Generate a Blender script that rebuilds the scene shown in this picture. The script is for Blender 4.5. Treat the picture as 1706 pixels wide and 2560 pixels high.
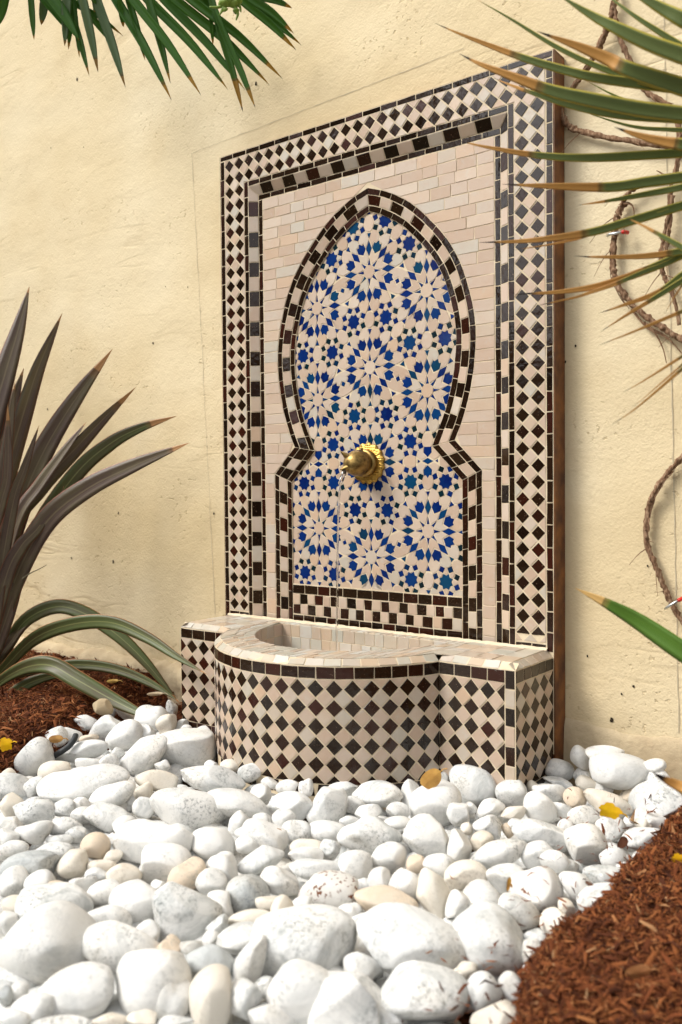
import bpy, math, random
import numpy as np
from mathutils import Vector, Matrix, noise

random.seed(7); np.random.seed(7)
sc = bpy.context.scene
for o in list(bpy.data.objects): bpy.data.objects.remove(o)
COL = sc.collection

# ------------------------------------------------------------------ units and camera
P = 0.028                      # one unit of the tile grid (the diagonal of a small diamond tile), metres
def W(X, Y, Z): return ((X-12.5)*P, Y*P, (Z+41.0)*P)
R = np.array([[0.7930976483, 0.6090348121, -0.0085274774],
              [0.0104882419, -0.0276535047, -0.9995625445],
              [-0.6090042012, 0.7926612652, -0.0283196339]])
C = np.array([47.911, -48.940, -24.165]); F = 2234.69
def ray(u, v): return R.T @ np.array([(u-853)/F, (v-1280)/F, 1.0])
def onY(u, v, Y): d = ray(u, v); return C+d*(Y-C[1])/d[1]
def onZ(u, v, Z): d = ray(u, v); return C+d*(Z-C[2])/d[2]
def atD(u, v, D): return C+ray(u, v)*D          # D = depth along the optical axis
def depth(p): return float((np.asarray(p)-C) @ R[2])

cam = bpy.data.objects.new('camera', bpy.data.cameras.new('camera')); COL.objects.link(cam)
cam.matrix_world = Matrix(((R[0][0], -R[1][0], -R[2][0], W(*C)[0]), (R[0][1], -R[1][1], -R[2][1], W(*C)[1]),
                           (R[0][2], -R[1][2], -R[2][2], W(*C)[2]), (0, 0, 0, 1)))
cd = cam.data; cd.sensor_fit = 'VERTICAL'; cd.sensor_height = 36; cd.sensor_width = 24
cd.lens = F/2560*36; cd.clip_start = 0.05; cd.clip_end = 2000
cd.dof.use_dof = True; cd.dof.focus_distance = 58*P; cd.dof.aperture_fstop = 5.6
sc.camera = cam

# ------------------------------------------------------------------ sky, sun, exposure
SUN_AZ, SUN_EL = math.radians(-40), math.radians(46)     # azimuth measured from the wall's normal, towards the left
world = bpy.data.worlds.new('World'); sc.world = world; world.use_nodes = True
wn = world.node_tree.nodes; wl = world.node_tree.links
bg = wn['Background']; sky = wn.new('ShaderNodeTexSky'); sky.sky_type = 'NISHITA'; sky.sun_disc = False
sky.sun_elevation = SUN_EL; sky.sun_rotation = math.radians(180)-SUN_AZ*1.0
sky.air_density = 1.0; sky.dust_density = 4.0; sky.ozone_density = 1.0
hs = wn.new('ShaderNodeHueSaturation'); hs.inputs['Saturation'].default_value = 0.13
wl.new(sky.outputs[0], hs.inputs['Color']); wl.new(hs.outputs[0], bg.inputs['Color']); bg.inputs['Strength'].default_value = 0.135
sd = bpy.data.lights.new('sun', 'SUN'); sd.energy = 1.2; sd.angle = math.radians(19); sd.color = (1.0, 0.955, 0.88)
sun = bpy.data.objects.new('sun', sd); COL.objects.link(sun)
sdir = Vector((math.sin(SUN_AZ)*math.cos(SUN_EL), -math.cos(SUN_AZ)*math.cos(SUN_EL), math.sin(SUN_EL)))  # towards the sun
sun.rotation_euler = sdir.to_track_quat('Z', 'Y').to_euler()
vs = sc.view_settings; vs.view_transform = 'Standard'; vs.look = 'None'; vs.exposure = 0.9; vs.gamma = 1.0; vs.use_curve_mapping = False
sc.render.engine = 'CYCLES'

# ------------------------------------------------------------------ helpers
def tag(o, label=None, cat=None, group=None, kind=None):
    if label: o['label'] = label
    if cat: o['category'] = cat
    if group: o['group'] = group
    if kind: o['kind'] = kind
    return o
def empty(name, X, Y, Z, **k):
    o = bpy.data.objects.new(name, None); COL.objects.link(o); o.location = W(X, Y, Z); o.empty_display_size = .05
    return tag(o, **k)
def loc_world(o):
    l = Vector(o.location)
    while o.parent: o = o.parent; l += Vector(o.location)
    return l
def link(name, me, mat, parent=None):
    o = bpy.data.objects.new(name, me); COL.objects.link(o)
    for m in (mat if isinstance(mat, (list, tuple)) else [mat]): me.materials.append(m)
    if parent:
        o.parent = parent
        if parent.type == 'EMPTY': o.matrix_parent_inverse = Matrix.Translation(-Vector(parent.location))
    return o
def mk(name, verts, faces, mat, parent=None, smooth=False, mi=None, uv=None):
    """verts in tile-grid units (world frame)"""
    v = (np.asarray(verts, float).reshape(-1, 3)-np.array([12.5, 0, -41.0]))*P
    me = bpy.data.meshes.new(name); me.from_pydata(v.tolist(), [], faces)
    if smooth: me.polygons.foreach_set('use_smooth', [True]*len(me.polygons))
    if mi is not None: me.polygons.foreach_set('material_index', mi)
    if uv is not None:
        l = me.uv_layers.new(name='UVMap'); uv = np.asarray(uv, float)
        idx = np.zeros(len(me.loops), int); me.loops.foreach_get('vertex_index', idx)
        l.data.foreach_set('uv', uv[idx].ravel())
    return link(name, me, mat, parent)
def npmesh(name, verts, tris, mat, parent=None, smooth=True, uv=None):
    v = (np.asarray(verts, float)-np.array([12.5, 0, -41.0]))*P
    n = tris.shape[1]; me = bpy.data.meshes.new(name)
    me.vertices.add(len(v)); me.vertices.foreach_set('co', v.astype(np.float32).ravel())
    me.loops.add(tris.size); me.loops.foreach_set('vertex_index', tris.astype(np.int32).ravel())
    me.polygons.add(len(tris)); me.polygons.foreach_set('loop_start', (np.arange(len(tris))*n).astype(np.int32))
    me.polygons.foreach_set('loop_total', np.full(len(tris), n, np.int32))
    me.update(calc_edges=True); me.validate()
    if smooth: me.polygons.foreach_set('use_smooth', [True]*len(me.polygons))
    if uv is not None:
        l = me.uv_layers.new(name='UVMap'); l.data.foreach_set('uv', np.asarray(uv, np.float32)[tris.ravel()].ravel())
    return link(name, me, mat, parent)

# ------------------------------------------------------------------ materials
class N:
    def __init__(s, name, rough=.5, spec=.5, coat=0, coat_rough=.1):
        s.m = bpy.data.materials.new(name); s.m.use_nodes = True; s.t = s.m.node_tree; s.b = s.t.nodes['Principled BSDF']
        s.b.inputs['Roughness'].default_value = rough; s.b.inputs['Specular IOR Level'].default_value = spec
        s.b.inputs['Coat Weight'].default_value = coat; s.b.inputs['Coat Roughness'].default_value = coat_rough
    def n(s, t, **k):
        o = s.t.nodes.new('ShaderNode'+t)
        for a, b in k.items(): setattr(o, a, b)
        return o
    def set(s, sock, v):
        if hasattr(v, 'is_output'): s.t.links.new(v, sock)
        else: sock.default_value = v
    def math(s, op, a, b=0.0, c=0.0, clamp=False):
        o = s.n('Math', operation=op, use_clamp=clamp); s.set(o.inputs[0], a); s.set(o.inputs[1], b); s.set(o.inputs[2], c); return o.outputs[0]
    def vmath(s, op, a, b):
        o = s.n('VectorMath', operation=op); s.set(o.inputs[0], a); s.set(o.inputs[1], b); return o.outputs[0]
    def coord(s, w='Object'): return s.n('TexCoord').outputs[w]
    def rnd(s):
        a = s.n('ObjectInfo').outputs['Random']; b = s.n('NewGeometry').outputs['Random Per Island']
        return s.math('FRACT', s.math('ADD', a, b))
    def ocoord(s, k=50.0):
        r = s.n('ObjectInfo').outputs['Random']
        return s.vmath('ADD', s.coord(), s.math('MULTIPLY', r, k))
    def noise(s, scale, vec=None, detail=4, rough=.55, out=0, dist=0):
        o = s.n('TexNoise'); o.inputs['Scale'].default_value = scale; o.inputs['Detail'].default_value = detail
        o.inputs['Roughness'].default_value = rough; o.inputs['Distortion'].default_value = dist
        s.t.links.new(vec if vec is not None else s.coord(), o.inputs['Vector']); return o.outputs[out]
    def vor(s, scale, vec=None, feature='F1'):
        o = s.n('TexVoronoi', feature=feature); o.inputs['Scale'].default_value = scale
        s.t.links.new(vec if vec is not None else s.coord(), o.inputs['Vector']); return o.outputs['Distance']
    def ramp(s, fac, stops, interp='LINEAR'):
        o = s.n('ValToRGB'); o.color_ramp.interpolation = interp; e = o.color_ramp.elements
        while len(e) < len(stops): e.new(.5)
        for i, (p, c) in enumerate(stops):
            e[i].position = p; e[i].color = (c if len(c) == 4 else (*c, 1)) if not isinstance(c, float) else (c, c, c, 1)
        s.set(o.inputs[0], fac); return o.outputs[0]
    def mix(s, fac, a, b, mode='MIX'):
        o = s.n('Mix', data_type='RGBA', blend_type=mode); s.set(o.inputs[0], fac)
        s.set(o.inputs[6], a if hasattr(a, 'is_output') else (*a, 1)); s.set(o.inputs[7], b if hasattr(b, 'is_output') else (*b, 1)); return o.outputs[2]
    def bump(s, h, strength=.3, dist=.002, coat=False):
        o = s.n('Bump'); o.inputs['Strength'].default_value = strength; o.inputs['Distance'].default_value = dist
        s.t.links.new(h, o.inputs['Height']); s.t.links.new(o.outputs[0], s.b.inputs['Normal'])
        if coat: s.t.links.new(o.outputs[0], s.b.inputs['Coat Normal'])
    def col(s, c): s.set(s.b.inputs['Base Color'], c if hasattr(c, 'is_output') else (*c, 1)); return s
    def rgh(s, v): s.set(s.b.inputs['Roughness'], v)

M = {}
def m_wall():
    a = N('wall_render', .9, .2); c = a.coord()
    big = a.noise(1.3, c, 3, .6); fine = a.noise(11, c, 3, .6)
    col = a.ramp(big, [(.28, (.58, .45, .25)), (.5, (.675, .56, .36)), (.70, (.73, .635, .45))])
    pit = a.noise(95, c, 2, .5); pm = a.ramp(pit, [(.60, 0.0), (.66, 1.0)])
    patch = a.ramp(a.noise(6.5, c, 3, .65), [(.50, 0.03), (.68, 1.0)])
    pitm = a.math('MULTIPLY', pm, patch)
    col = a.mix(a.math('MULTIPLY', pitm, .42), col, (.36, .25, .12))
    col = a.mix(a.math('MULTIPLY', a.ramp(fine, [(.5, 0.0), (.8, 1.0)]), .22), col, (.52, .38, .2))
    sep = a.n('SeparateXYZ'); a.t.links.new(c, sep.inputs[0])
    dirt = a.n('MapRange'); a.t.links.new(sep.outputs[2], dirt.inputs[0])
    dirt.inputs[1].default_value = .16; dirt.inputs[2].default_value = -.02; dirt.inputs[3].default_value = 0; dirt.inputs[4].default_value = 1
    dm = a.math('MULTIPLY', dirt.outputs[0], a.ramp(a.noise(16, c, 6, .7), [(.42, 0.0), (.66, 1.0)]))
    col = a.mix(a.math('MULTIPLY', dm, .55), col, (.30, .22, .13))
    a.col(col)
    # board-marked relief: wavy horizontal bands left by the formwork
    sc_ = a.n('Mapping'); sc_.inputs['Scale'].default_value = (.55, 1, 3.2); sc_.inputs['Rotation'].default_value = (0, math.radians(-3), 0); a.t.links.new(c, sc_.inputs[0])
    form = a.noise(1.9, sc_.outputs[0], 4, .6, dist=.5)
    ledge = a.ramp(a.math('ABSOLUTE', a.math('SUBTRACT', form, .5)), [(0.0, 0.0), (.03, 1.0)])
    lm = a.ramp(a.noise(2.3, c, 2, .5), [(.48, 0.0), (.66, 1.0)])
    lmask = a.math('MULTIPLY', a.math('SUBTRACT', 1.0, ledge), lm); led2 = a.math('MULTIPLY', a.math('MULTIPLY', ledge, lm), .6)
    a.col(a.mix(a.math('MULTIPLY', lmask, .28), col, (.36, .25, .12)))
    h = a.math('ADD', a.math('MULTIPLY', a.noise(230, c, 1, .65), .42), a.math('MULTIPLY', pitm, -.75))
    h = a.math('ADD', h, a.math('MULTIPLY', fine, .9)); h = a.math('ADD', h, led2); h = a.math('ADD', h, a.math('MULTIPLY', a.noise(60, c, 3, .6), .6))
    a.bump(h, .5, .0042); return a.m
M['wall'] = m_wall()
def m_dark():
    a = N('brown_glaze', .18, .4); c = a.ocoord(); r = a.rnd()
    base = a.ramp(r, [(0, (.006, .003, .002)), (.35, (.019, .009, .004)), (.7, (.016, .006, .003)), (.88, (.028, .006, .0025)), (1, (.036, .006, .0025))])
    col = a.mix(a.math('MULTIPLY', a.noise(60, c, 4, .6), .3), base, (.026, .012, .006))
    fl = a.ramp(a.noise(420, c, 2, .5), [(.70, 0.0), (.74, 1.0)])
    col = a.mix(a.math('MULTIPLY', fl, .6), col, (.35, .24, .16)); a.col(col)
    a.rgh(a.ramp(r, [(0, .06), (1, .20)])); a.bump(a.math('ADD', a.noise(130, c, 3, .5), a.math('MULTIPLY', a.noise(28, c, 2, .5), 1.6)), .28, .0012); return a.m
def m_light(name, ramp, grey=.0):
    a = N(name, .3, .45); c = a.ocoord(); r = a.rnd()
    base = a.ramp(r, ramp)
    col = a.mix(a.ramp(a.noise(45, c, 4, .65), [(.5, 0.0), (.75, .30)]), base, (.46, .29, .18))
    col = a.mix(a.ramp(a.noise(70, c, 3, .6), [(.58, 0.0), (.75, .35)]), col, (.50, .48, .42)); a.col(col)
    a.rgh(a.ramp(r, [(0, .22), (1, .42)])); a.bump(a.math('ADD', a.noise(150, c, 3, .5), a.math('MULTIPLY', a.noise(30, c, 2), 1.4)), .22, .0010); return a.m
def m_blue(dk=False):
    a = N('cobalt_glaze', .15, .5); c = a.ocoord(); r = a.rnd()
    base = a.ramp(r, [(0, (.002, .010, .085)), (.45, (.003, .021, .135)), (.75, (.003, .032, .13)), (.92, (.004, .048, .10)), (1, (.004, .02, .04))])
    if dk: base = a.ramp(r, [(0, (.002, .010, .085)), (.35, (.003, .02, .12)), (.5, (.003, .022, .06)), (.75, (.004, .02, .028)), (1, (.004, .011, .016))])
    a.col(base if dk else a.mix(a.ramp(a.noise(70, c, 3), [(.45, 0.0), (.8, .5)]), base, (.006, .045, .16)))
    a.bump(a.noise(110, c, 3, .5), .18, .001); return a.m
M['dark'] = m_dark()
M['light'] = m_light('pink_beige_glaze', [(0, (.47, .345, .255)), (.3, (.50, .38, .29)), (.55, (.52, .42, .335)), (.72, (.46, .41, .335)), (.82, (.51, .36, .245)), (1, (.54, .44, .345))])
M['cream'] = m_light('pale_rim_glaze', [(0, (.44, .34, .25)), (.3, (.48, .43, .35)), (.5, (.42, .40, .33)), (.7, (.50, .37, .25)), (.85, (.50, .49, .44)), (1, (.42, .33, .25))])
M['blue'] = m_blue()
M['bluegreen'] = m_blue(True)
def simple(name, c, rough=.7, spec=.3, bs=None, bd=.001, bst=.3, c2=None, ns=30, metal=0):
    a = N(name, rough, spec); a.b.inputs['Metallic'].default_value = metal
    k = a.ocoord()
    a.col(a.mix(a.ramp(a.noise(ns, k, 4, .6), [(.35, 0.0), (.7, 1.0)]), c, c2) if c2 else c)
    if bs: a.bump(a.noise(bs, k, 4, .6), bst, bd)
    return a.m
M['grout'] = simple('cream_grout', (.66, .56, .40), .9, .2, 220, .001, .3, (.56, .45, .30), 40)
M['plaster'] = simple('white_plaster', (.72, .72, .67), .95, .2, 160, .004, .9, (.45, .42, .36), 90)
M['rust'] = simple('rusty_brown_edge', (.07, .022, .009), .5, .4, 120, .001, .5, (.24, .09, .022), 26)
M['pencil'] = simple('pencil_grey', (.47, .40, .28), .9, .1)
M['hole'] = simple('dark_pit', (.04, .03, .02), .95, .1)
M['soil'] = simple('dark_soil', (.035, .02, .012), .95, .1, 60, .01, .8, (.06, .035, .02), 25)
M['ground'] = simple('garden_ground', (.10, .085, .05), .95, .1, 20, .02, .5, (.06, .07, .03), 3)
M['footing'] = simple('rough_footing', (.53, .43, .28), .95, .15, 55, .006, .6, (.38, .29, .18), 14)
def m_brass():
    a = N('old_brass', .3, .5); a.b.inputs['Metallic'].default_value = 1; c = a.coord()
    a.col(a.mix(a.ramp(a.noise(70, c, 5, .65), [(.42, 0.0), (.7, 1.0)]), (.38, .25, .085), (.09, .055, .024)))
    a.rgh(a.ramp(a.noise(60, c, 4), [(.3, .28), (.7, .5)])); a.bump(a.noise(160, c, 3), .2, .0006); return a.m
M['brass'] = m_brass()
def m_plate():
    a = N('engraved_brass', .34, .5); a.b.inputs['Metallic'].default_value = 1; c = a.coord()
    a.col(a.mix(a.ramp(a.noise(60, c, 5, .65), [(.4, 0.0), (.75, 1.0)]), (.50, .31, .075), (.26, .14, .03)))
    w = a.n('TexWave', wave_type='RINGS', rings_direction='Y'); w.inputs['Scale'].default_value = 90; w.inputs['Distortion'].default_value = 6
    w.inputs['Detail'].default_value = 2; a.t.links.new(c, w.inputs['Vector'])
    a.bump(w.outputs['Fac'], .5, .0008); return a.m
M['plate'] = m_plate()
def m_water():
    a = N('water', .03, .5); a.b.inputs['Transmission Weight'].default_value = 1; a.b.inputs['IOR'].default_value = 1.33
    a.col((.97, .98, .98)); a.bump(a.noise(90, None, 2), .25, .001); return a.m
M['water'] = m_water()
def m_pebble(name, base, vein, amt, rust=0.0, ns=9.0):
    a = N(name, .62, .3); c = a.ocoord(20); r = a.rnd()
    col = a.mix(r, base, tuple(x*.90 for x in base))
    am = a.math('MULTIPLY', a.ramp(a.math('FRACT', a.math('MULTIPLY', r, 7.3)), [(0, .35), (1, 1.0)]), amt)
    warp = a.noise(ns*2.0, c, 6, .72, dist=1.2)
    col = a.mix(a.math('MULTIPLY', a.ramp(warp, [(.47, 0.0), (.66, 1.0)]), a.math('MULTIPLY', am, .75)), col, vein)
    line = a.ramp(a.math('ABSOLUTE', a.math('SUBTRACT', a.noise(ns*1.6, c, 5, .65, dist=.9), .5)), [(0.0, 1.0), (.028, 0.0)])
    col = a.mix(a.math('MULTIPLY', line, a.math('MULTIPLY', am, .22)), col, tuple(x*.75 for x in vein))
    sp = a.ramp(a.noise(ns*24, c, 5, .75), [(.50, 0.0), (.62, 1.0)])
    pat = a.ramp(a.noise(ns*2.6, c, 4, .65), [(.46, 0.0), (.60, 1.0)])
    col = a.mix(a.math('MULTIPLY', a.math('MULTIPLY', sp, pat), am), col, tuple(x*.55 for x in vein))
    col = a.mix(a.math('MULTIPLY', a.ramp(a.noise(ns*1.3, c, 4, .6), [(.52, 0.0), (.75, 1.0)]), .38), col, (.66, .56, .42))
    if rust:
        rp = a.math('MULTIPLY', a.ramp(a.noise(190, c, 2), [(.58, 0.0), (.62, 1.0)]), a.ramp(a.noise(16, c, 2), [(.46, 0.0), (.54, 1.0)]))
        col = a.mix(a.math('MULTIPLY', rp, rust), col, (.16, .055, .02))
    a.col(col); a.rgh(a.ramp(a.noise(40, c, 2), [(.3, .5), (.7, .78)]))
    a.bump(a.math('ADD', a.noise(300, c, 3, .65), a.math('MULTIPLY', a.noise(50, c, 4, .6), 1.8)), .42, .0014); return a.m
PM = {'w': m_pebble('white_stone', (.77, .76, .73), (.36, .38, .375), .95),
      'g': m_pebble('grey_veined_stone', (.73, .73, .71), (.25, .275, .27), 1.0),
      'k': m_pebble('dark_grey_stone', (.52, .54, .535), (.12, .14, .155), 1.0),
      'c': m_pebble('cream_stone', (.74, .69, .60), (.55, .46, .36), .6),
      'p': m_pebble('peach_stone', (.68, .56, .43), (.66, .62, .54), .8),
      'r': m_pebble('rust_speckled_stone', (.72, .70, .66), (.45, .43, .40), .5, 1.0)}

# ------------------------------------------------------------------ the setting
gv = [(-3000, -3000, -42.9), (3000, -3000, -42.9), (3000, 60, -42.9), (-3000, 60, -42.9)]
tag(mk('ground', gv, [(0, 1, 2, 3)], M['ground']), kind='structure')
def wallh(X, Z):
    return 1.5+.05*noise.noise((X*.12, Z*.35, 3.1))+.035*noise.noise((X*.5, Z*1.1, 9.0))
wx = np.linspace(-110, 90, 260); wz = np.linspace(-44, 62, 200)
wv = [(x, wallh(x, z), z) for z in wz for x in wx]
wf = [(j*260+i, j*260+i+1, (j+1)*260+i+1, (j+1)*260+i) for j in range(199) for i in range(259)]
n0 = len(wv); wv += [(-110, 9, -44), (90, 9, -44), (90, 9, 62), (-110, 9, 62)]
wf += [(n0+3, n0+2, 199*260+259, 199*260), (n0, n0+3, 199*260, 0), (n0+2, n0+1, 259, 199*260+259), (n0+1, n0+2, n0+3, n0)]
WALL = tag(mk('garden_wall', wv, wf, M['wall'], smooth=True), 'cream rendered concrete garden wall behind the fountain', 'wall')
def wall_line(pts, w=.02):
    vs, fs = [], []
    for i, (x, z) in enumerate(pts):
        a, b = pts[max(i-1, 0)], pts[min(i+1, len(pts)-1)]
        t = np.array([b[0]-a[0], b[1]-a[1]], float); t /= np.linalg.norm(t); n = np.array([-t[1], t[0]])*w*random.uniform(.5, 1.2)
        y = wallh(x, z)-.035; vs += [(x+n[0], y, z+n[1]), (x-n[0], y, z-n[1])]
        if i: k = 2*i; fs.append((k-2, k-1, k+1, k))
    return mk('pencil_line', vs, fs, M['pencil'], WALL)
def seg(a, b, n): return [(a[0]+(b[0]-a[0])*t/n+random.uniform(-.03, .03), a[1]+(b[1]-a[1])*t/n+random.uniform(-.03, .03)) for t in range(n+1)]
wall_line(seg((-5.6, 2.7), (19.3, 3.5), 60)); wall_line(seg((-5.6, 2.7), (-3.6, -34.4), 70)); wall_line(seg((31.8, 3), (32.7, -38), 70), .026)
for (u, v, r) in [(384, 858, .13), (120, 1023, .12), (297, 1283, .12), (536, 1284, .12), (194, 199, .17), (641, 210, .17), (180, 1395, .12), (284, 1404, .16), (1440, 865, .1), (1415, 905, .08), (1530, 1800, .16), (1585, 1716, .1), (470, 718, .07), (415, 717, .06), (1555, 1735, .08), (1470, 1640, .09), (1620, 1415, .07), (128, 370, .07), (210, 368, .06)]:
    c = onY(u, v, 1.5); y = wallh(c[0], c[2])-.04; n = 9
    mk('pit', [(c[0], y, c[2])]+[(c[0]+r*math.cos(6.283*i/n)*random.uniform(.6, 1.1)*.8, y, c[2]+r*math.sin(6.283*i/n)*random.uniform(.7, 1.2)) for i in range(n)], [(0, 1+i, 1+(i+1) % n) for i in range(n)], M['hole'], WALL)
fx = np.linspace(-110, 90, 500); fv = []; ff = []
for i, x in enumerate(fx):
    t = -38.5+.35*noise.noise((x*.25, 1, 2))+.22*noise.noise((x*1.3, 4, 2)); d = .45+.25*noise.noise((x*.4, 7, 7))+.1*noise.noise((x*1.9, 7, 7))
    if x < -3: t -= .35; d += .5
    else: d = .10+.06*noise.noise((x*.4, 7, 7)); t += .1
    fv += [(x, 1.6, t+.12), (x, 1.46-d*.35, t), (x, 1.40-d, t-.35), (x, 1.30-d, t-1.6), (x, 1.2-d, -43)]
    if i: k = 5*i; ff += [(k-5+j, k-4+j, k+1+j, k+j) for j in range(4)]
mk('footing', fv, ff, M['footing'], WALL, smooth=True)

# unseen hedges added behind the viewer as something dark for the tiles to mirror
def hedge(name, x0, x1, y, ztop, dy, label):
    nx, nz = 90, 26; v = []; f = []
    for j in range(nz):
        for i in range(nx):
            x = x0+(x1-x0)*i/(nx-1); z = -43+(ztop+43)*j/(nz-1); k = noise.noise((x*.11, z*.11, 3))*5+noise.noise((x*.4, z*.4, 8))*2.2+noise.noise((x*1.2, z*1.2, 1))*.8
            v.append((x, y+k-2*(j/(nz-1))**3*3, z+(k if j == nz-1 else 0)))
    f = [(j*nx+i, j*nx+i+1, (j+1)*nx+i+1, (j+1)*nx+i) for j in range(nz-1) for i in range(nx-1)]
    b = len(v); v += [(x0, y-dy, -43), (x1, y-dy, -43), (x1, y-dy, ztop), (x0, y-dy, ztop)]
    f += [(b, b+1, b+2, b+3), ((nz-1)*nx, nz*nx-1, b+2, b+3), (0, (nz-1)*nx, b+3, b), (nx-1, nz*nx-1, b+2, b+1)]
    return tag(mk(name, v, f, M['hedge']), label, 'hedge')
M['hedge'] = simple('added_hedge_leaves', (.016, .028, .009), .8, .2, 60, .03, 1.0, (.05, .075, .022), 22)
hedge('garden_hedge', -420, -96, -175, 115, 30, 'tall dark hedge across the garden to the left, behind the viewer')
hedge('garden_hedge', -97, 170, -190, 20, 25, 'lower dark hedge across the garden, behind the viewer')

# ------------------------------------------------------------------ tile building
def area2(p): return sum(p[i][0]*p[(i+1) % len(p)][1]-p[(i+1) % len(p)][0]*p[i][1] for i in range(len(p)))/2
def inset(p, d):
    n = len(p); out = []
    for i in range(n):
        a, b, c = p[i-1], p[i], p[(i+1) % n]
        e1 = (b[0]-a[0], b[1]-a[1]); e2 = (c[0]-b[0], c[1]-b[1])
        l1 = math.hypot(*e1) or 1e-6; l2 = math.hypot(*e2) or 1e-6
        n1 = (-e1[1]/l1, e1[0]/l1); n2 = (-e2[1]/l2, e2[0]/l2)
        bx, by = n1[0]+n2[0], n1[1]+n2[1]; k = max(1+n1[0]*n2[0]+n1[1]*n2[1], .45)
        out.append((b[0]+bx*d/k, b[1]+by*d/k))
    return out
def clip(p, a, b, c):           # keep a*x+b*y <= c
    out = []
    for i in range(len(p)):
        q, r = p[i], p[(i+1) % len(p)]; dq = a*q[0]+b*q[1]-c; dr = a*r[0]+b*r[1]-c
        if dq <= 0: out.append(q)
        if dq*dr < 0: t = dq/(dq-dr); out.append((q[0]+(r[0]-q[0])*t, q[1]+(r[1]-q[1])*t))
    return out
def cliprect(p, x0, x1, z0, z1):
    for k in ((-1, 0, -x0), (1, 0, x1), (0, -1, -z0), (0, 1, z1)):
        p = clip(p, *k)
        if len(p) < 3: return []
    return p
def tile_geo(poly, fn, g=.05, h=.030, jit=.018, tilt=.008, bev=.012):
    if len(poly) < 3: return None
    q = []
    for v in poly:
        if not q or math.hypot(v[0]-q[-1][0], v[1]-q[-1][1]) > 1e-4: q.append(v)
    poly = q
    if area2(poly) < 0: poly = poly[::-1]
    if area2(poly) < .02: return None
    poly = [(x+random.uniform(-jit, jit), z+random.uniform(-jit, jit)) for x, z in poly]
    A = inset(poly, g); B = inset(poly, g+bev); n = len(A)
    if area2(A) < .008: return None
    cx = sum(v[0] for v in A)/n; cz = sum(v[1] for v in A)/n; tx, tz = random.gauss(0, tilt), random.gauss(0, tilt); hh = h+random.uniform(-.006, .006)
    vs = [fn(x, z, -.03) for x, z in A]+[fn(x, z, hh-.012+(x-cx)*tx+(z-cz)*tz) for x, z in A]+[fn(x, z, hh+(x-cx)*tx+(z-cz)*tz) for x, z in B]
    fs = [tuple(range(2*n, 3*n))]
    for i in range(n):
        j = (i+1) % n; fs += [(i, j, n+j, n+i), (n+i, n+j, 2*n+j, 2*n+i)]
    return vs, fs
def tile(name, poly, fn, mat, parent, **k):
    g = tile_geo(poly, fn, **k)
    if g: return mk(name, g[0], g[1], mat, parent)
class Join:
    def __init__(s): s.v = []; s.f = []; s.m = []
    def add(s, g, mi=0):
        if not g: return
        b = len(s.v); s.v += g[0]; s.f += [tuple(i+b for i in f) for f in g[1]]; s.m += [mi]*len(g[1])
def rect(x0, x1, z0, z1): return [(x0, z0), (x1, z0), (x1, z1), (x0, z1)]
def diamond(x, z, r): return [(x, z-r), (x+r, z), (x, z+r), (x-r, z)]
def cuts(L, step, var=.12):
    n = max(1, round(L/step)); w = [random.uniform(1-var, 1+var) for _ in range(n)]; s = sum(w); c = [0]
    for k in w: c.append(c[-1]+k/s*L)
    return c

# ------------------------------------------------------------------ the mosaic back panel
CX = 12.5; XL, XR, ZT, ZB = -.97, 25.97, .88, -34.02
D1, D2 = .38, .62
PANEL = empty('mosaic_fountain_panel', CX, .7, -41.5, label='tall zellige tile panel with pointed arch and blue star mosaic, leaning on the wall', cat='fountain panel')
flat = lambda Y: (lambda x, z, h: (x, Y-h, z))
F0, F1, F2 = flat(0.0), flat(D1), flat(D2)
# arch outline (half), from apex down to the neck, then shoulder and leg
half = [(0, -4.1), (.75, -4.32), (1.5, -4.62), (2.15, -4.95), (2.9, -5.4), (3.65, -5.93), (4.5, -6.7), (5.35, -7.58), (6.0, -8.35), (6.6, -9.2), (7.05, -10.05), (7.42, -10.95), (7.72, -11.9), (7.95, -12.8), (8.1, -13.6), (8.18, -14.4), (8.19, -15.2), (8.13, -16.1), (8.0, -17.1), (7.8, -18.1), (7.5, -19.2), (7.13, -20.25), (6.66, -21.28)]
half2 = [(6.66, -21.28), (8.58, -23.2)]; half3 = [(8.58, -23.2), (8.58, ZB)]
def offset_half(d):
    """the whole half outline moved inwards by d, mitred; returns the three runs"""
    pts = half+half2[1:]+half3[1:]; out = []
    for i, p in enumerate(pts):
        def nrm(a, b):
            l = math.hypot(b[0]-a[0], b[1]-a[1]); return ((b[1]-a[1])/l, -(b[0]-a[0])/l)
        ns = []
        if i > 0: ns.append(nrm(pts[i-1], p))
        if i < len(pts)-1: ns.append(nrm(p, pts[i+1]))
        if i == 0: m = ns[0]; ns = [(-m[0], m[1]), m]
        if len(ns) == 1: out.append((p[0]+ns[0][0]*d, p[1]+ns[0][1]*d)); continue
        k = 1+ns[0][0]*ns[1][0]+ns[0][1]*ns[1][1]
        out.append((p[0]+(ns[0][0]+ns[1][0])*d/k, p[1]+(ns[0][1]+ns[1][1])*d/k))
    a = len(half); return out[:a], out[a-1:a+1], out[a:]
OFF = {d: offset_half(d) for d in (0, .42, 1.08, 1.5)}
def lerp_run(run, t):
    t = min(max(t, 0), len(run)-1-1e-9); i = int(t); f = t-i
    return (run[i][0]+(run[i+1][0]-run[i][0])*f, run[i][1]+(run[i+1][1]-run[i][1])*f)
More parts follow.
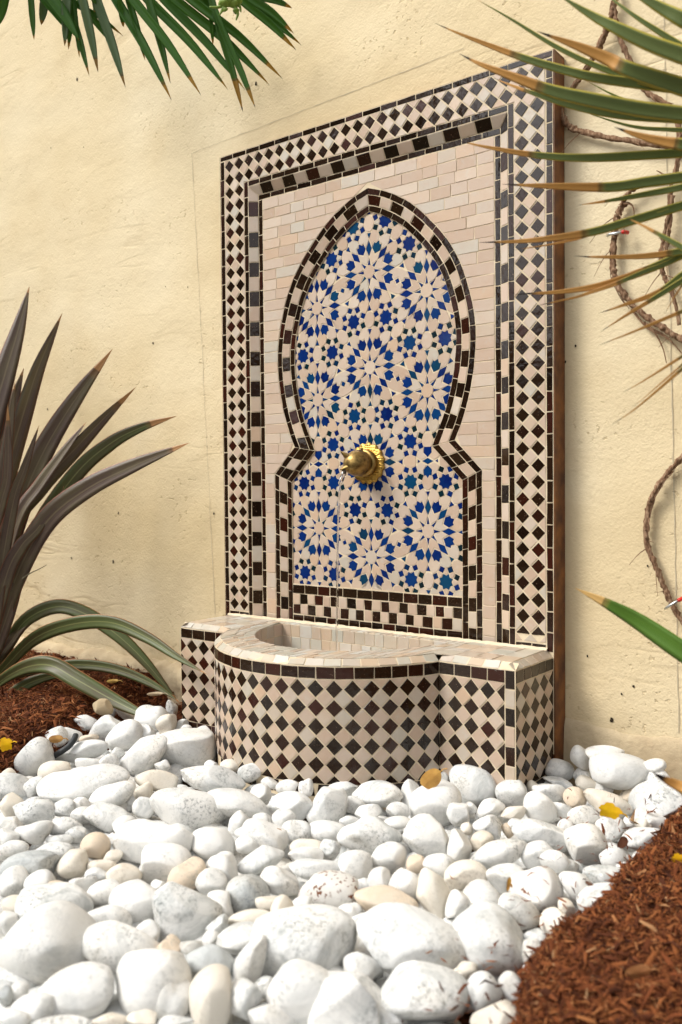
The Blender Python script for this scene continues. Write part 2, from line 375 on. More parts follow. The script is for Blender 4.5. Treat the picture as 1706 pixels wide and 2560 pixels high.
# grout bed: one surface stepping from frame to field to mosaic
ACC = {k: ([], []) for k in ('border', 'field', 'arch_moulding', 'star_mosaic')}
def use(k):
    global bv, bf
    bv, bf = ACC[k]
use('border')
def quad(*p):
    b = len(bv); bv.extend(p); bf.append(tuple(range(b, b+len(p))))
r1 = (1.9, 23.1, -1.9); r2 = (2.56, 22.44, -2.56)      # chamfer of the frame: outer and inner rectangle (left, right, top)
quad((XL, 0, ZB-6), (r1[0], 0, ZB-6), (r1[0], 0, r1[2]), (XL, 0, ZT)); quad((r1[1], 0, ZB-6), (XR, 0, ZB-6), (XR, 0, ZT), (r1[1], 0, r1[2])); quad((XL, 0, ZT), (r1[0], 0, r1[2]), (r1[1], 0, r1[2]), (XR, 0, ZT))
quad((r1[0], 0, ZB-6), (r2[0], D1, ZB-6), (r2[0], D1, r2[2]), (r1[0], 0, r1[2])); quad((r2[1], D1, ZB-6), (r1[1], 0, ZB-6), (r1[1], 0, r1[2]), (r2[1], D1, r2[2])); quad((r1[0], 0, r1[2]), (r2[0], D1, r2[2]), (r2[1], D1, r2[2]), (r1[1], 0, r1[2]))
use('field'); quad((r2[0], D1, r2[2]), (r2[1], D1, r2[2]), (r2[1], D1, -4.1), (r2[0], D1, -4.1))
for s in (-1, 1):
    xe = r2[0] if s < 0 else r2[1]
    for a, b, c in zip(OFF[.42], OFF[1.08], OFF[1.5]):
        for i in range(len(a)-1):
            f = lambda p, y: (CX+s*p[0], y, p[1])
            z0 = -4.1 if (i == 0 and a is OFF[.42][0]) else a[i][1]
            use('field'); quad((xe, D1, z0), f((a[i][0], z0), D1), f(a[i+1], D1), (xe, D1, a[i+1][1]))
            use('arch_moulding'); quad(f(a[i], D1), f(b[i], D2-.1), f(b[i+1], D2-.1), f(a[i+1], D1))
            quad(f(b[i], D2-.1), f(c[i], D2-.1), f(c[i+1], D2-.1), f(b[i+1], D2-.1)); quad(f(c[i], D2-.1), f(c[i], D2+.02), f(c[i+1], D2+.02), f(c[i+1], D2-.1))
use('star_mosaic'); quad((CX-9, D2, ZB-6), (CX+9, D2, ZB-6), (CX+9, D2, -3), (CX-9, D2, -3))
use('arch_moulding'); quad((CX-7.3, D2-.1, ZB-.1), (CX+7.3, D2-.1, ZB-.1), (CX+7.3, D2-.1, -31.2), (CX-7.3, D2-.1, -31.2)); quad((CX-7.3, D2-.1, -31.2), (CX+7.3, D2-.1, -31.2), (CX+7.3, D2+.01, -31.2), (CX-7.3, D2+.01, -31.2))
BORDER, FIELD, ARCH, MOSAIC = [mk(k, ACC[k][0], ACC[k][1], M['grout'], PANEL) for k in ('border', 'field', 'arch_moulding', 'star_mosaic')]
def box(x0, x1, y0, y1, z0, z1):
    return [(x0, y0, z0), (x1, y0, z0), (x1, y1, z0), (x0, y1, z0), (x0, y0, z1), (x1, y0, z1), (x1, y1, z1), (x0, y1, z1)], [(0, 1, 5, 4), (1, 2, 6, 5), (2, 3, 7, 6), (3, 0, 4, 7), (4, 5, 6, 7), (3, 2, 1, 0)]
mk('backing_board', *box(XL+.02, XR-.02, .66, 1.44, -42.5, ZT-.02), M['rust'], PANEL)
for nm, bb in (('edge_trim', (XR, XR+.07, .03, 1.45, -42.5, ZT-.12)), ('edge_trim', (XL-.07, XL, .03, 1.45, -42.5, ZT-.12)), ('edge_trim', (XL-.07, XR+.07, .03, 1.45, ZT-.11, ZT+.03))): mk(nm, *box(*bb), M['rust'], PANEL)
# frame: small dark diamonds on light ones
for i in range(26):
    for j in range(34):
        if i <= 1 or i >= 24 or j <= 1: tile('dark_diamond_tile', diamond(i, -j, .5) if j < 33 or i < 10 else cliprect(diamond(i, -j, .5), -1, 27, -33.1, 1), F0, M['dark'], BORDER, g=.045)
for i in range(-1, 26):
    for j in range(-1, 34):
        x, z = i+.5, -j-.5
        if not (i <= 1 or i >= 23 or j <= 1): continue
        p = diamond(x, z, .5)
        if i == 1 and j == 1: p = [(1.5, -1), (2, -1.5), (1.5, -1.5), (1.5, -2), (1, -1.5)]
        elif i == 23 and j == 1: p = [(23.5, -1), (23, -1.5), (23.5, -1.5), (23.5, -2), (24, -1.5)]
        else:
            p = cliprect(p, -.5, 25.5, -33.5, .5)
            if p and j > 1:
                if i <= 1: p = cliprect(p, -.5, 1.5, -99, 9)
                elif i >= 23: p = cliprect(p, 23.5, 25.5, -99, 9)
            elif p and j == 1 and 1 < i < 23: p = cliprect(p, -9, 99, -1.5, 9)
        if p: tile('light_diamond_tile' if abs(area2(p)) > .4 else 'light_triangle_tile', p, F0, M['light'], BORDER, g=.038)
def hband(x0, x1, z0, z1, fn, step, name='dark_band_tile', mat=None, alt=False, parent=BORDER, k0=0, **kw):
    c = cuts(x1-x0, step)
    for k in range(len(c)-1): tile(name if not alt else ('dark_checker_tile' if (k+k0) % 2 else 'light_checker_tile'), rect(x0+c[k], x0+c[k+1], z0, z1), fn, (mat or M['dark']) if not alt else (M['dark'] if (k+k0) % 2 else M['light']), parent, **kw)
def vband(x0, x1, z0, z1, fn, step, name='dark_band_tile', mat=None, alt=False, parent=BORDER, k0=0, **kw):
    c = cuts(z1-z0, step)
    for k in range(len(c)-1): tile(name if not alt else ('dark_checker_tile' if (k+k0) % 2 else 'light_checker_tile'), rect(x0, x1, z0+c[k], z0+c[k+1]), fn, (mat or M['dark']) if not alt else (M['dark'] if (k+k0) % 2 else M['light']), parent, **kw)
kb = dict(g=.033)
vband(-.95, -.53, ZB, .47, F0, 1.28, **kb); vband(25.53, 25.95, ZB, .47, F0, 1.28, **kb); hband(-.95, 25.95, .49, .87, F0, 1.35, **kb)
vband(1.5, 1.9, ZB, -1.5, F0, 1.28, **kb); vband(23.1, 23.5, ZB, -1.5, F0, 1.28, **kb); hband(1.92, 23.08, -1.89, -1.5, F0, 1.25, **kb)
hband(-.5, 1.5, ZB, -33.55, F0, 1.0, **kb); hband(23.5, 25.5, ZB, -33.55, F0, 1.0, **kb)
# chamfered checker strip of the frame
w = r2[0]-r1[0]; nl = math.hypot(w, D1); cn, sn = w/nl, D1/nl
def chL(s, t, h): f = t; return (r1[0]+f*w+h*sn, f*D1-h*cn, s)
def chR(s, t, h): f = t; return (r1[1]-f*w-h*sn, f*D1-h*cn, s)
def chT(s, t, h): f = t; return (s, f*D1-h*cn, r1[2]-f*w-h*sn)
def chstrip(fn, s0, s1, m0, m1, step, ph):
    c = cuts(s1-s0, step, .06); n = len(c)-1
    for k in range(n):
        a, b = s0+c[k], s0+c[k+1]; p = [(a, 0), (b, 0), (b, 1), (a, 1)]
        if k == 0 and m0: p = [(a, 0), (b, 0), (b, 1), (a+m0, 1)]
        if k == n-1 and m1: p = [(a, 0), (b, 0), (b-m1, 1), (a, 1)]
        tile('dark_checker_tile' if (k+ph) % 2 else 'light_checker_tile', p, fn, M['dark'] if (k+ph) % 2 else M['light'], BORDER, g=.03, jit=.012)
chstrip(chT, r1[0], r1[1], w, w, 1.09, 0); chstrip(chL, ZB, r1[2], 0, w, 1.1, 0); chstrip(chR, ZB, r1[2], 0, w, 1.1, 1)
vband(2.58, 2.98, ZB, -2.98, F1, 1.3, parent=FIELD, **kb); vband(22.02, 22.42, ZB, -2.98, F1, 1.3, parent=FIELD, **kb); hband(2.58, 22.42, -2.96, -2.58, F1, 1.3, parent=FIELD, **kb)
# beige field, running bond, cut along the arch
def xarch(z):
    pts = half+half2[1:]+half3[1:]
    if z > pts[0][1]: return -1
    for a, b in zip(pts, pts[1:]):
        if a[1] >= z >= b[1]: return a[0]+(b[0]-a[0])*(a[1]-z)/max(a[1]-b[1], 1e-6)
    return 8.58
FL, FR = 3.0, 22.0
zs = [-3.0]
while zs[-1] > ZB+.4:
    st = .74 if zs[-1] > -23.5 else random.choice([.8, 1.1, 1.4]); zs.append(max(zs[-1]-st*random.uniform(.95, 1.05), ZB))
for r, (zt, zb) in enumerate(zip(zs, zs[1:])):
    at, ab = xarch(zt), xarch(zb)
    kw = dict(g=.026, jit=.02, tilt=.009)
    if ab < 0:
        c = cuts(FR-FL, 1.5, .22)
        for k in range(len(c)-1): tile('field_tile', rect(FL+c[k], FL+c[k+1], zb, zt), F1, M['light'], FIELD, **kw)
    else:
        at = max(at, .02)
        for s in (-1, 1):
            x0 = FL if s < 0 else FR; et, eb = CX+s*at, CX+s*ab; L = min(abs(et-x0), abs(eb-x0)); c = cuts(L, 1.5, .22) if L > 1.3 else [0, L]
            off = random.uniform(-.3, .3) if len(c) > 2 else 0
            for k in range(len(c)-1):
                a = x0-s*c[k] if k == 0 else x0-s*(c[k]+off); b = x0-s*(c[k+1]+off); last = k == len(c)-2
                tile('field_tile', [(a, zb), (eb if last else b, zb), (et if last else b, zt), (a, zt)], F1, M['light'], FIELD, **kw)
# arch moulding: dark band, sloping checker, dark band
def run_tiles(dA, dB, yA, yB, step, alt, ph, raise_=0.0):
    for s in (-1, 1):
        for ri in range(3):
            a, b = OFF[dA][ri], OFF[dB][ri]; n = len(a)-1
            ls = [0]
            for i in range(n): ls.append(ls[-1]+(math.dist(a[i], a[i+1])+math.dist(b[i], b[i+1]))/2)
            c = cuts(ls[-1], step, .08)
            tof = lambda l: next((i+(l-ls[i])/(ls[i+1]-ls[i]) for i in range(n) if l <= ls[i+1]+1e-9), n)
            for k in range(len(c)-1):
                t0, t1 = tof(c[k]), tof(c[k+1]); tm = (t0+t1)/2
                A = [lerp_run(a, t) for t in (t0, tm, t1)]; B = [lerp_run(b, t) for t in (t0, tm, t1)]
                wA = math.dist(A[1], B[1])
                poly = [(c[k], 0), ((c[k]+c[k+1])/2, 0), (c[k+1], 0), (c[k+1], wA), ((c[k]+c[k+1])/2, wA), (c[k], wA)]
                def fn(q, t, h, A=A, B=B, c0=c[k], c1=c[k+1], wA=wA):
                    u = (q-c0)/(c1-c0)*2; i = 0 if u < 1 else 1; u = u-i; f = t/wA
                    pa = (A[i][0]+(A[i+1][0]-A[i][0])*u, A[i][1]+(A[i+1][1]-A[i][1])*u); pb = (B[i][0]+(B[i+1][0]-B[i][0])*u, B[i][1]+(B[i+1][1]-B[i][1])*u)
                    return (CX+s*(pa[0]+(pb[0]-pa[0])*f), yA+(yB-yA)*f-h, pa[1]+(pb[1]-pa[1])*f)
                d = (k+ph+(1 if s < 0 else 0)+ri) % 2
                if alt: tile('dark_checker_tile' if d else 'light_checker_tile', poly, fn, M['dark'] if d else M['light'], ARCH, g=.03, jit=.01)
                else: tile('dark_band_tile', poly, fn, M['dark'], ARCH, g=.025, jit=.012)
run_tiles(0, .42, D1, D1, 1.05, False, 0); run_tiles(.42, 1.08, D1, D2-.1, 1.0, True, 1); run_tiles(1.08, 1.5, D2-.1, D2-.1, 1.1, False, 0)
F2r = flat(D2-.1)
hband(CX-7.06, CX+7.06, -31.9, -31.24, F2r, 1.15, parent=ARCH, **kb)
for rr in range(2): hband(CX-7.06, CX+7.06, -32.65-.75*rr, -31.92-.73*rr, F2r, .72, alt=True, k0=rr, parent=ARCH, g=.03, jit=.03)
hband(CX-7.06, CX+7.06, ZB, -33.42, F2r, 1.0, parent=ARCH, **kb)

# ------------------------------------------------------------------ star mosaic: eight-fold rosettes on squares and 45 degree rhombi
V = 6.45; S_ = 2*V*math.sin(math.pi/8); q2 = V*math.sqrt(.5); MX = 12.42
ros = [(0, -3.2), (0, -9.65), (0, -16.1), (0, -22.55), (0, -29.0), (0, -35.45)]
for s in (-1, 1): ros += [(s*q2, z) for z in (-16.1+q2+V, -16.1+q2, -16.1+q2-V, -22.55-q2, -22.55-q2-V)]+[(s*2*q2, z) for z in (-16.1+2*q2, -16.1+2*q2-V+0, -22.55, -22.55-2*q2)]
pol = lambda r, a: (r*math.cos(a), r*math.sin(a))
def place(pts, o, ang): c, s = math.cos(ang), math.sin(ang); return [(MX+o[0]+x*c-y*s, o[1]+x*s+y*c) for x, y in pts]
inner = OFF[1.08][0]+OFF[1.08][1][1:]+OFF[1.08][2][1:]
arch_poly = [(CX+x, z) for x, z in inner]+[(CX-x, z) for x, z in reversed(inner)]
def inside(x, z):
    if z < -31.2: return False
    c = False; n = len(arch_poly)
    for i in range(n):
        a, b = arch_poly[i], arch_poly[i-1]
        if (a[1] > z) != (b[1] > z) and x < (b[0]-a[0])*(z-a[1])/(b[1]-a[1])+a[0]: c = not c
    return c
small = Join(); nt = [0]
def mos(name, poly, col, g=.045, join=False, **k):
    if not any(inside(*p) for p in poly+[(sum(p[0] for p in poly)/len(poly), sum(p[1] for p in poly)/len(poly))]): return
    poly = clip(poly, 0, -1, 31.22)
    if len(poly) < 3: return
    kw = dict(g=g, h=.026, jit=.012, tilt=.009, bev=.008); kw.update(k)
    if join: small.add(tile_geo(poly, F2, **kw), 0 if col != 'light' else 1)
    else: tile(name, poly, F2, M[col], MOSAIC, **kw); nt[0] += 1
e8 = math.pi/4; h8 = e8/2
mir = lambda p: [(x, -y) for x, y in reversed(p)]
def near(p, L): return any(math.hypot(p[0]-q[0], p[1]-q[1]) < .15 for q in L)
stars = []
Wp = (1.515, .394); SH = [(1.24, 0), (1.55, .37), (1.97, .33), (1.94, .17), (2.16, 0)]
shield = [SH[0], SH[1], SH[2], SH[3], SH[4], (SH[3][0], -SH[3][1]), (SH[2][0], -SH[2][1]), (SH[1][0], -SH[1][1])]
done = set()
for ri, o in enumerate(ros):
    mos('star_tile', place([pol(.50 if k % 2 else .44, k*h8) for k in range(16)], o, 0), 'light', g=.02)
    for k in range(8):
        a = k*e8; b = a+h8
        Sn = near((o[0]+S_*math.cos(b), o[1]+S_*math.sin(b)), ros); Sp = near((o[0]+S_*math.cos(b-e8), o[1]+S_*math.sin(b-e8)), ros)
        mos('triangle', place([pol(.46, -.30), (.95, 0), pol(.46, .30)], o, a), 'blue', join=True, g=.02, jit=.008)
        mos('rhombus_tile', place([(1.0, 0), (1.55, -.262), (2.14, 0), (1.55, .262)], o, a), 'blue', g=.028)
        M0 = pol(.97, -h8); M1 = pol(.97, h8)
        mos('chevron_tile', place([(.47, 0), M1, (1.515, .40), (1.20, 0), (1.515, -.40), M0], o, b), 'light', g=.03)
        mos('shield_tile', place(shield, o, b), 'blue', g=.018)
        if not (Sn or Sp): mos('triangle_tile', place([(2.2, 0), (2.62, -.19), (2.62, .19)], o, a), 'blue', g=.018)
        if not Sn:
            st = (o[0]+V/2/math.cos(h8)*math.cos(b), o[1]+V/2/math.cos(h8)*math.sin(b))
            if not near(st, stars): stars.append(st)
            pet = [(1.57, .235), (2.15, .0), (2.63, .17), (2.80, .313), (2.66, .641), (2.526, .771), (2.20, .911), (1.95, .807)]
            sh = [(x*math.cos(h8)-y*math.sin(h8), x*math.sin(h8)+y*math.cos(h8)) for x, y in ((SH[3][0], -SH[3][1]), (SH[2][0], -SH[2][1]), (SH[1][0], -SH[1][1]))]
            pp = pet+sh
            mos('petal_tile', place(pp, o, a), 'light', g=.03); mos('petal_tile', place(mir(pp), o, a+e8), 'light', g=.03)
        else:
            key = tuple(sorted([ri, [i for i, q in enumerate(ros) if math.hypot(q[0]-o[0]-S_*math.cos(b), q[1]-o[1]-S_*math.sin(b)) < .15][0]]))
            if key not in done:
                done.add(key); m = S_/2; X = lambda x: 2*m-x
                mos('square_tile', place([(m-.21, 0), (m, -.21), (m+.21, 0), (m, .21)], o, b), 'blue', g=.012)
                big = [SH[1], Wp, (1.986, .80), (m, .84), (X(1.986), .80), (X(Wp[0]), Wp[1]), (X(SH[1][0]), SH[1][1]), (X(SH[2][0]), SH[2][1]), (X(SH[3][0]), SH[3][1]), (X(SH[4][0]), .02), (m+.23, .02), (m, .24), (m-.23, .02), (SH[4][0], .02), SH[3], SH[2]]
                mos('leaf_tile', place(big, o, b), 'light', g=.03); mos('leaf_tile', place(mir(big), o, b), 'light', g=.03)
                for s in (1, -1): mos('triangle_tile', place([(m-.24, s*.90), (m+.24, s*.90), (m, s*1.27)], o, b), 'blue', g=.018)
        n2 = (o[0]+V*math.cos(a), o[1]+V*math.sin(a))
        if near(n2, ros):
            key = ('e',)+tuple(sorted([ri, min(range(len(ros)), key=lambda i: math.hypot(ros[i][0]-n2[0], ros[i][1]-n2[1]))]))
            if key not in done:
                done.add(key); m = V/2; hx = [(m-.57, 0), (m-.56, .1), (m-.42, .313), (m-.09, .446), (m+.09, .446), (m+.42, .313), (m+.56, .1)]
                mos('hexagon_tile', place(hx+[(x, -y) for x, y in reversed(hx[1:])], o, a), 'light', g=.03)
for st in stars:
    mos('eight_point_star_tile', place([pol(.565 if k % 2 else .42, k*h8) for k in range(16)], st, 0), 'blue', g=.012)
    for k in range(8):
        an = h8+k*e8
        mos('square_tile', place([(.585, 0), (.857, -.272), (1.125, 0), (.857, .272)], st, an), 'bluegreen', g=.018)
        mos('kite', place([(.42, 0), pol(.56, h8), pol(.90, .085), pol(.90, -.085), pol(.56, -h8)], st, k*e8), 'light', join=True, g=.025, jit=.008)
for s in (-1, 1):
    o = (s*q2, -22.55)
    mos('rhombus_tile', place([(-.47, 0), (0, -.22), (.47, 0), (0, .22)], o, 0), 'blue', g=.018)
    for a in (0, math.pi): mos('triangle_tile', place([(.53, 0), (.8, -.16), (.8, .16)], o, a), 'blue', g=.025)
    for a in (math.pi/2, -math.pi/2): mos('shield_tile', place([(x-1.0, y*.9) for x, y in shield], o, a), 'blue', g=.018)
    qd = [(.05, .26), (.47, .05), (.62, .12), (.80, .22), (.912, .313), (.771, .642), (.642, .771), (.313, .912), (.28, .82), (.32, .58)]
    for f in ((1, 1), (-1, 1), (1, -1), (-1, -1)): mos('petal_tile', place([(x*f[0], y*f[1]) for x, y in qd], o, 0), 'light', g=.03)
    for a in (0, math.pi/2, math.pi, -math.pi/2):
        m = q2-V/2; hx = [(m-.45, 0), (m-.45, .16), (m-.42, .313), (m-.09, .446), (m+.09, .446), (m+.42, .313), (m+.56, .1)]
        mos('hexagon_tile', place(hx+[(x, -y) for x, y in reversed(hx[1:])], o, a), 'light', g=.03)
tag(mk('mosaic_chips', small.v, small.f, [M['blue'], M['light']], MOSAIC, mi=small.m), kind='stuff')
# ------------------------------------------------------------------ the basin
BX0, BX1, BF, ZTOP, ZRIM, ZBB = -.75, 25.9, -4.8, -33.93, -34.28, -41.75
BC, BA, BB = 12.5, 8.55, 5.75
BASIN = empty('fountain_basin', BC, -4, -41.8, label='bow-fronted fountain basin clad in brown and pink-beige diamond tiles', cat='fountain basin')
BR = 9.1; BT = math.acos(BA/BR); BY = BF+BR*math.sin(BT)
def bow(t): a = BT+(math.pi-2*BT)*t; return (BC+BR*math.cos(a), BY-BR*math.sin(a)), (math.cos(a), -math.sin(a))
# arc-length table of the bow, from right to left
NB = 240; bt = [0.0]
for i in range(NB): bt.append(bt[-1]+math.dist(bow(i/NB)[0], bow((i+1)/NB)[0]))
def bow_s(s):
    s = min(max(s, 0), bt[-1]); i = min(int(np.searchsorted(bt, s, side='right'))-1, NB-1); f = (s-bt[i])/(bt[i+1]-bt[i])
    p, n = bow((i+f)/NB); l = math.hypot(*n); return p, (n[0]/l, n[1]/l)
line = lambda p, q, n: ((lambda s: ((p[0]+(q[0]-p[0])*s/math.dist(p, q), p[1]+(q[1]-p[1])*s/math.dist(p, q)), n)), math.dist(p, q))
SEG = {'side_r': line((BX1, -.02), (BX1, BF), (1, 0)), 'front_r': line((BX1, BF), (BC+BA, BF), (0, -1)), 'bow': (bow_s, bt[-1]),
       'front_l': line((BC-BA, BF), (BX0, BF), (0, -1)), 'side_l': line((BX0, BF), (BX0, -.02), (-1, 0))}
def wallfn(key):
    f = SEG[key][0]
    def fn(s, z, h): p, n = f(s); return (p[0]+n[0]*h, p[1]+n[1]*h, z)
    return fn
# body (grout bed): walls, sloping rim, top, hollow
bv, bf = [], []
for key, (f, L) in SEG.items():
    n = 60 if key == 'bow' else 2
    for i in range(n):
        (a, na), (b, nb) = f(L*i/n), f(L*(i+1)/n); r = lambda p, m, d: (p[0]-m[0]*d, p[1]-m[1]*d)
        quad((*a, ZBB-1), (*b, ZBB-1), (*b, ZRIM), (*a, ZRIM)); ai, bi = r(a, na, .42), r(b, nb, .42)
        quad((*a, ZRIM), (*b, ZRIM), (*bi, ZTOP), (*ai, ZTOP))
HA, HB, HY = 6.85, 7.1, -.95      # hollow: half ellipse with its straight side by the panel
def yfront(x):
    return min(BF+.42, BY-math.sqrt(max(0, (BR-.42)**2-(x-BC)**2)))
def yhole(x): return HY-HB*math.sqrt(max(0, 1-((x-BC)/HA)**2))
cols = list(np.linspace(BX0+.42, BC-BA+.42, 5))[:-1]+list(np.linspace(BC-BA+.42, BC+BA-.42, 34))[:-1]+list(np.linspace(BC+BA-.42, BX1-.42, 5))
for x0, x1 in zip(cols, cols[1:]):
    h0, h1 = abs(x0-BC) < HA, abs(x1-BC) < HA
    if h0 or h1:
        quad((x0, yfront(x0), ZTOP), (x1, yfront(x1), ZTOP), (x1, yhole(x1), ZTOP), (x0, yhole(x0), ZTOP)); quad((x0, HY, ZTOP), (x1, HY, ZTOP), (x1, -.0, ZTOP), (x0, -.0, ZTOP))
    else: quad((x0, yfront(x0), ZTOP), (x1, yfront(x1), ZTOP), (x1, 0, ZTOP), (x0, 0, ZTOP))
hp = [(BC+HA*math.cos(math.pi*i/40), HY-HB*math.sin(math.pi*i/40)) for i in range(41)]
for a, b in zip(hp+[hp[0]], (hp+[hp[0]])[1:]): quad((*a, ZTOP), (*b, ZTOP), (*b, -38.5), (*a, -38.5))
b0 = len(bv); bv += [(*p, -38.4) for p in hp]; bf.append(tuple(range(b0, b0+41)))
mk('basin_body', bv, bf, M['grout'], BASIN)
b0 = [(*p, -36.4) for p in hp]; mk('water', b0, [tuple(range(41))], M['water'], BASIN)
pit = 1.08; ZD0, ZD1 = -35.02, -41.0
for key in ('side_r', 'front_r', 'bow', 'front_l', 'side_l'):
    f, L = SEG[key]; fn = wallfn(key); s0, s1 = 0.0, L
    if key == 'front_r': s0 = .66
    c = cuts(s1-s0, 1.05, .08)
    for k in range(len(c)-1): tile('dark_band_tile', rect(s0+c[k], s0+c[k+1], ZD0, ZRIM-.02), fn, M['dark'], BASIN, g=.035)
    c = cuts(s1-s0, 1.7, .1)
    for k in range(len(c)-1): tile('dark_band_tile', rect(s0+c[k], s0+c[k+1], ZBB, ZD1), fn, M['dark'], BASIN, g=.03)
    n = round((s1-s0)/pit); ps = (s1-s0)/n; pz = (ZD0-ZD1)/5.5
    for i in range(n+1):
        for j in range(6):
            p = cliprect([(s0+i*ps, ZD0-(j+.5)*pz-pz/2), (s0+i*ps+ps/2, ZD0-(j+.5)*pz), (s0+i*ps, ZD0-(j+.5)*pz+pz/2), (s0+i*ps-ps/2, ZD0-(j+.5)*pz)], s0, s1, ZD1, ZD0)
            if p: tile('dark_diamond_tile', p, fn, M['dark'], BASIN, g=.038)
            if i < n:
                x, z = s0+(i+.5)*ps, ZD0-j*pz
                p = cliprect([(x, z-pz/2), (x+ps/2, z), (x, z+pz/2), (x-ps/2, z)], s0, s1, ZD1, ZD0)
                if p: tile('light_diamond_tile' if abs(area2(p)) > .4 else 'light_triangle_tile', p, fn, M['light'], BASIN, g=.034)
    # sloping rim tiles
    c = cuts(L, 1.0, .15)
    def rimfn(s, t, h, f=f): p, m = f(s); d = t*.42; return (p[0]-m[0]*d+m[0]*h*.6, p[1]-m[1]*d+m[1]*h*.6, ZRIM+(ZTOP-ZRIM)*t+h*.8)
    for k in range(len(c)-1):
        if key == 'front_r' and k == 0: continue        # the broken corner
        e0 = .9 if (key == 'side_r' and k == len(c)-2) else 0
        tile('rim_tile', [(c[k], 0), (c[k+1], 0), (c[k+1], 1), (c[k], 1)], rimfn, M['cream'], BASIN, g=.03, jit=.03, tilt=.03)
    if key == 'front_r':      # corner column of alternating tiles
        c = cuts(ZRIM-ZBB, 1.06, .06)
        for k in range(len(c)-1): tile('dark_checker_tile' if (len(c)-1-k) % 2 else 'light_checker_tile', rect(.03, .64, ZBB+c[k], ZBB+c[k+1]), fn, M['dark'] if (len(c)-1-k) % 2 else M['light'], BASIN, g=.035)
# flat top tiles
topf = lambda x, y, h: (x, y, ZTOP+h)
for x0, x1 in zip(cols, cols[1:]):
    def strip(a0, a1, b0_, b1_):
        L = (a1-a0+b1_-b0_)/2; c = cuts(L, 1.25, .2) if L > 1.8 else [0, L]
        for k in range(len(c)-1):
            f0, f1 = c[k]/L, c[k+1]/L
            tile('top_tile', [(x0, a0+(a1-a0)*f0), (x1, b0_+(b1_-b0_)*f0), (x1, b0_+(b1_-b0_)*f1), (x0, a0+(a1-a0)*f1)], topf, M['cream'], BASIN, g=.025, h=.05, tilt=.02)
    if abs(x0-BC) < HA or abs(x1-BC) < HA: strip(yfront(x0), yhole(x0), yfront(x1), yhole(x1)); strip(HY, -.03, HY, -.03)
    else: strip(yfront(x0), -.03, yfront(x1), -.03)
# inside of the hollow
for r in range(3):
    z1 = ZTOP+.02-r*.86; z0 = z1-.86
    c = cuts(2*HA-.1, .92, .2)
    for k in range(len(c)-1): tile('hollow_tile', rect(BC-HA+.05+c[k], BC-HA+.05+c[k+1], z0, z1), lambda x, z, h: (x, HY-h, z), M['cream'], BASIN, g=.025)
    n = 22
    for k in range(n):
        def hf(s, z, h): a = math.pi*s; return (BC+(HA-h)*math.cos(a), HY-(HB-h)*math.sin(a), z)
        g = tile_geo([(x*20, z) for x, z in rect(k/n, (k+1)/n, z0, z1)], lambda s, z, h: hf(s/20, z, h), g=.025)
        if g: mk('hollow_tile', g[0], g[1], M['light'], BASIN)
# broken corner showing plaster
pv = []; pf = []
for i in range(9):
    for j in range(5):
        x = 24.35+i*.18; t = j/4; y = BF-.02+.5*t; pv.append((x, y+random.uniform(-.03, .03), ZRIM-.08+.27*t**.7+random.uniform(-.06, .06)))
for i in range(8):
    for j in range(4): k = i*5+j; pf.append((k, k+5, k+6, k+1))
mk('broken_corner', pv, pf, M['plaster'], BASIN)
# plaster seam between basin and panel
sv = []; sf = []
for i in range(80):
    x = -.6+i*(26.2/79); r = .10+.06*random.random(); sv += [(x, -.02, ZTOP+.05+r), (x, -r*.9, ZTOP+.09+r*.5), (x, -.05-r*1.6, ZTOP+.04)]
    if i: k = 3*i; sf += [(k-3, k-2, k+1, k), (k-2, k-1, k+2, k+1)]
mk('mortar_seam', sv, sf, M['grout'], BASIN, smooth=True)

# ------------------------------------------------------------------ brass spout and its water
TX, TZ = 12.22, -22.6
TAP = empty('brass_spout', TX, .5, TZ, label='brass water spout with scalloped round plate in the middle of the mosaic', cat='spout')
n = 112; rim = []; pv = [(TX, .36, TZ)]; pf = []
for ring, (fr, yy) in enumerate([(.45, .36), (.80, .38), (.95, .42), (1.0, .49), (1.0, .56)]):
    for i in range(n):
        a = 2*math.pi*i/n; r = 1.44*(1-.075*(1-abs(math.sin(a*7.5)))*1.2) if ring > 1 else 1.44*(1-.03*(1-abs(math.sin(a*7.5))))
        pv.append((TX+r*fr*math.cos(a), yy+.02*math.sin(a*30)*(ring == 1), TZ+r*fr*math.sin(a)))
for i in range(n): pf.append((0, 1+i, 1+(i+1) % n))
for ring in range(4):
    for i in range(n): b = 1+ring*n; pf.append((b+i, b+n+i, b+n+(i+1) % n, b+(i+1) % n))
mk('scalloped_plate', pv, pf, M['plate'], TAP, smooth=True)
def lathe(prof, bend=0.0, nn=40, droop=0.0):
    v = []; f = []
    for k, (y, r) in enumerate(prof):
        d = max(0, -y-.4)
        for i in range(nn): a = 2*math.pi*i/nn; v.append((TX+r*math.cos(a), y, TZ+.02+r*math.sin(a)-droop*d*d))
    for k in range(len(prof)-1):
        for i in range(nn): f.append((k*nn+i, k*nn+(i+1) % nn, (k+1)*nn+(i+1) % nn, (k+1)*nn+i))
    f.append(tuple(range((len(prof)-1)*nn, len(prof)*nn))); return v, f
mk('collar', *lathe([(.37, .92), (.28, .95), (.12, .95), (.0, .90), (-.06, .80)]), M['brass'], TAP, smooth=True)
bodyv, bodyf = lathe([(-.02, .72), (-.1, .74), (-.2, .82), (-.4, .88), (-.65, .89), (-.9, .85), (-1.15, .77), (-1.35, .66), (-1.5, .53), (-1.6, .38), (-1.66, .2)], droop=.06)
mk('spout_body', bodyv, bodyf, M['brass'], TAP, smooth=True)
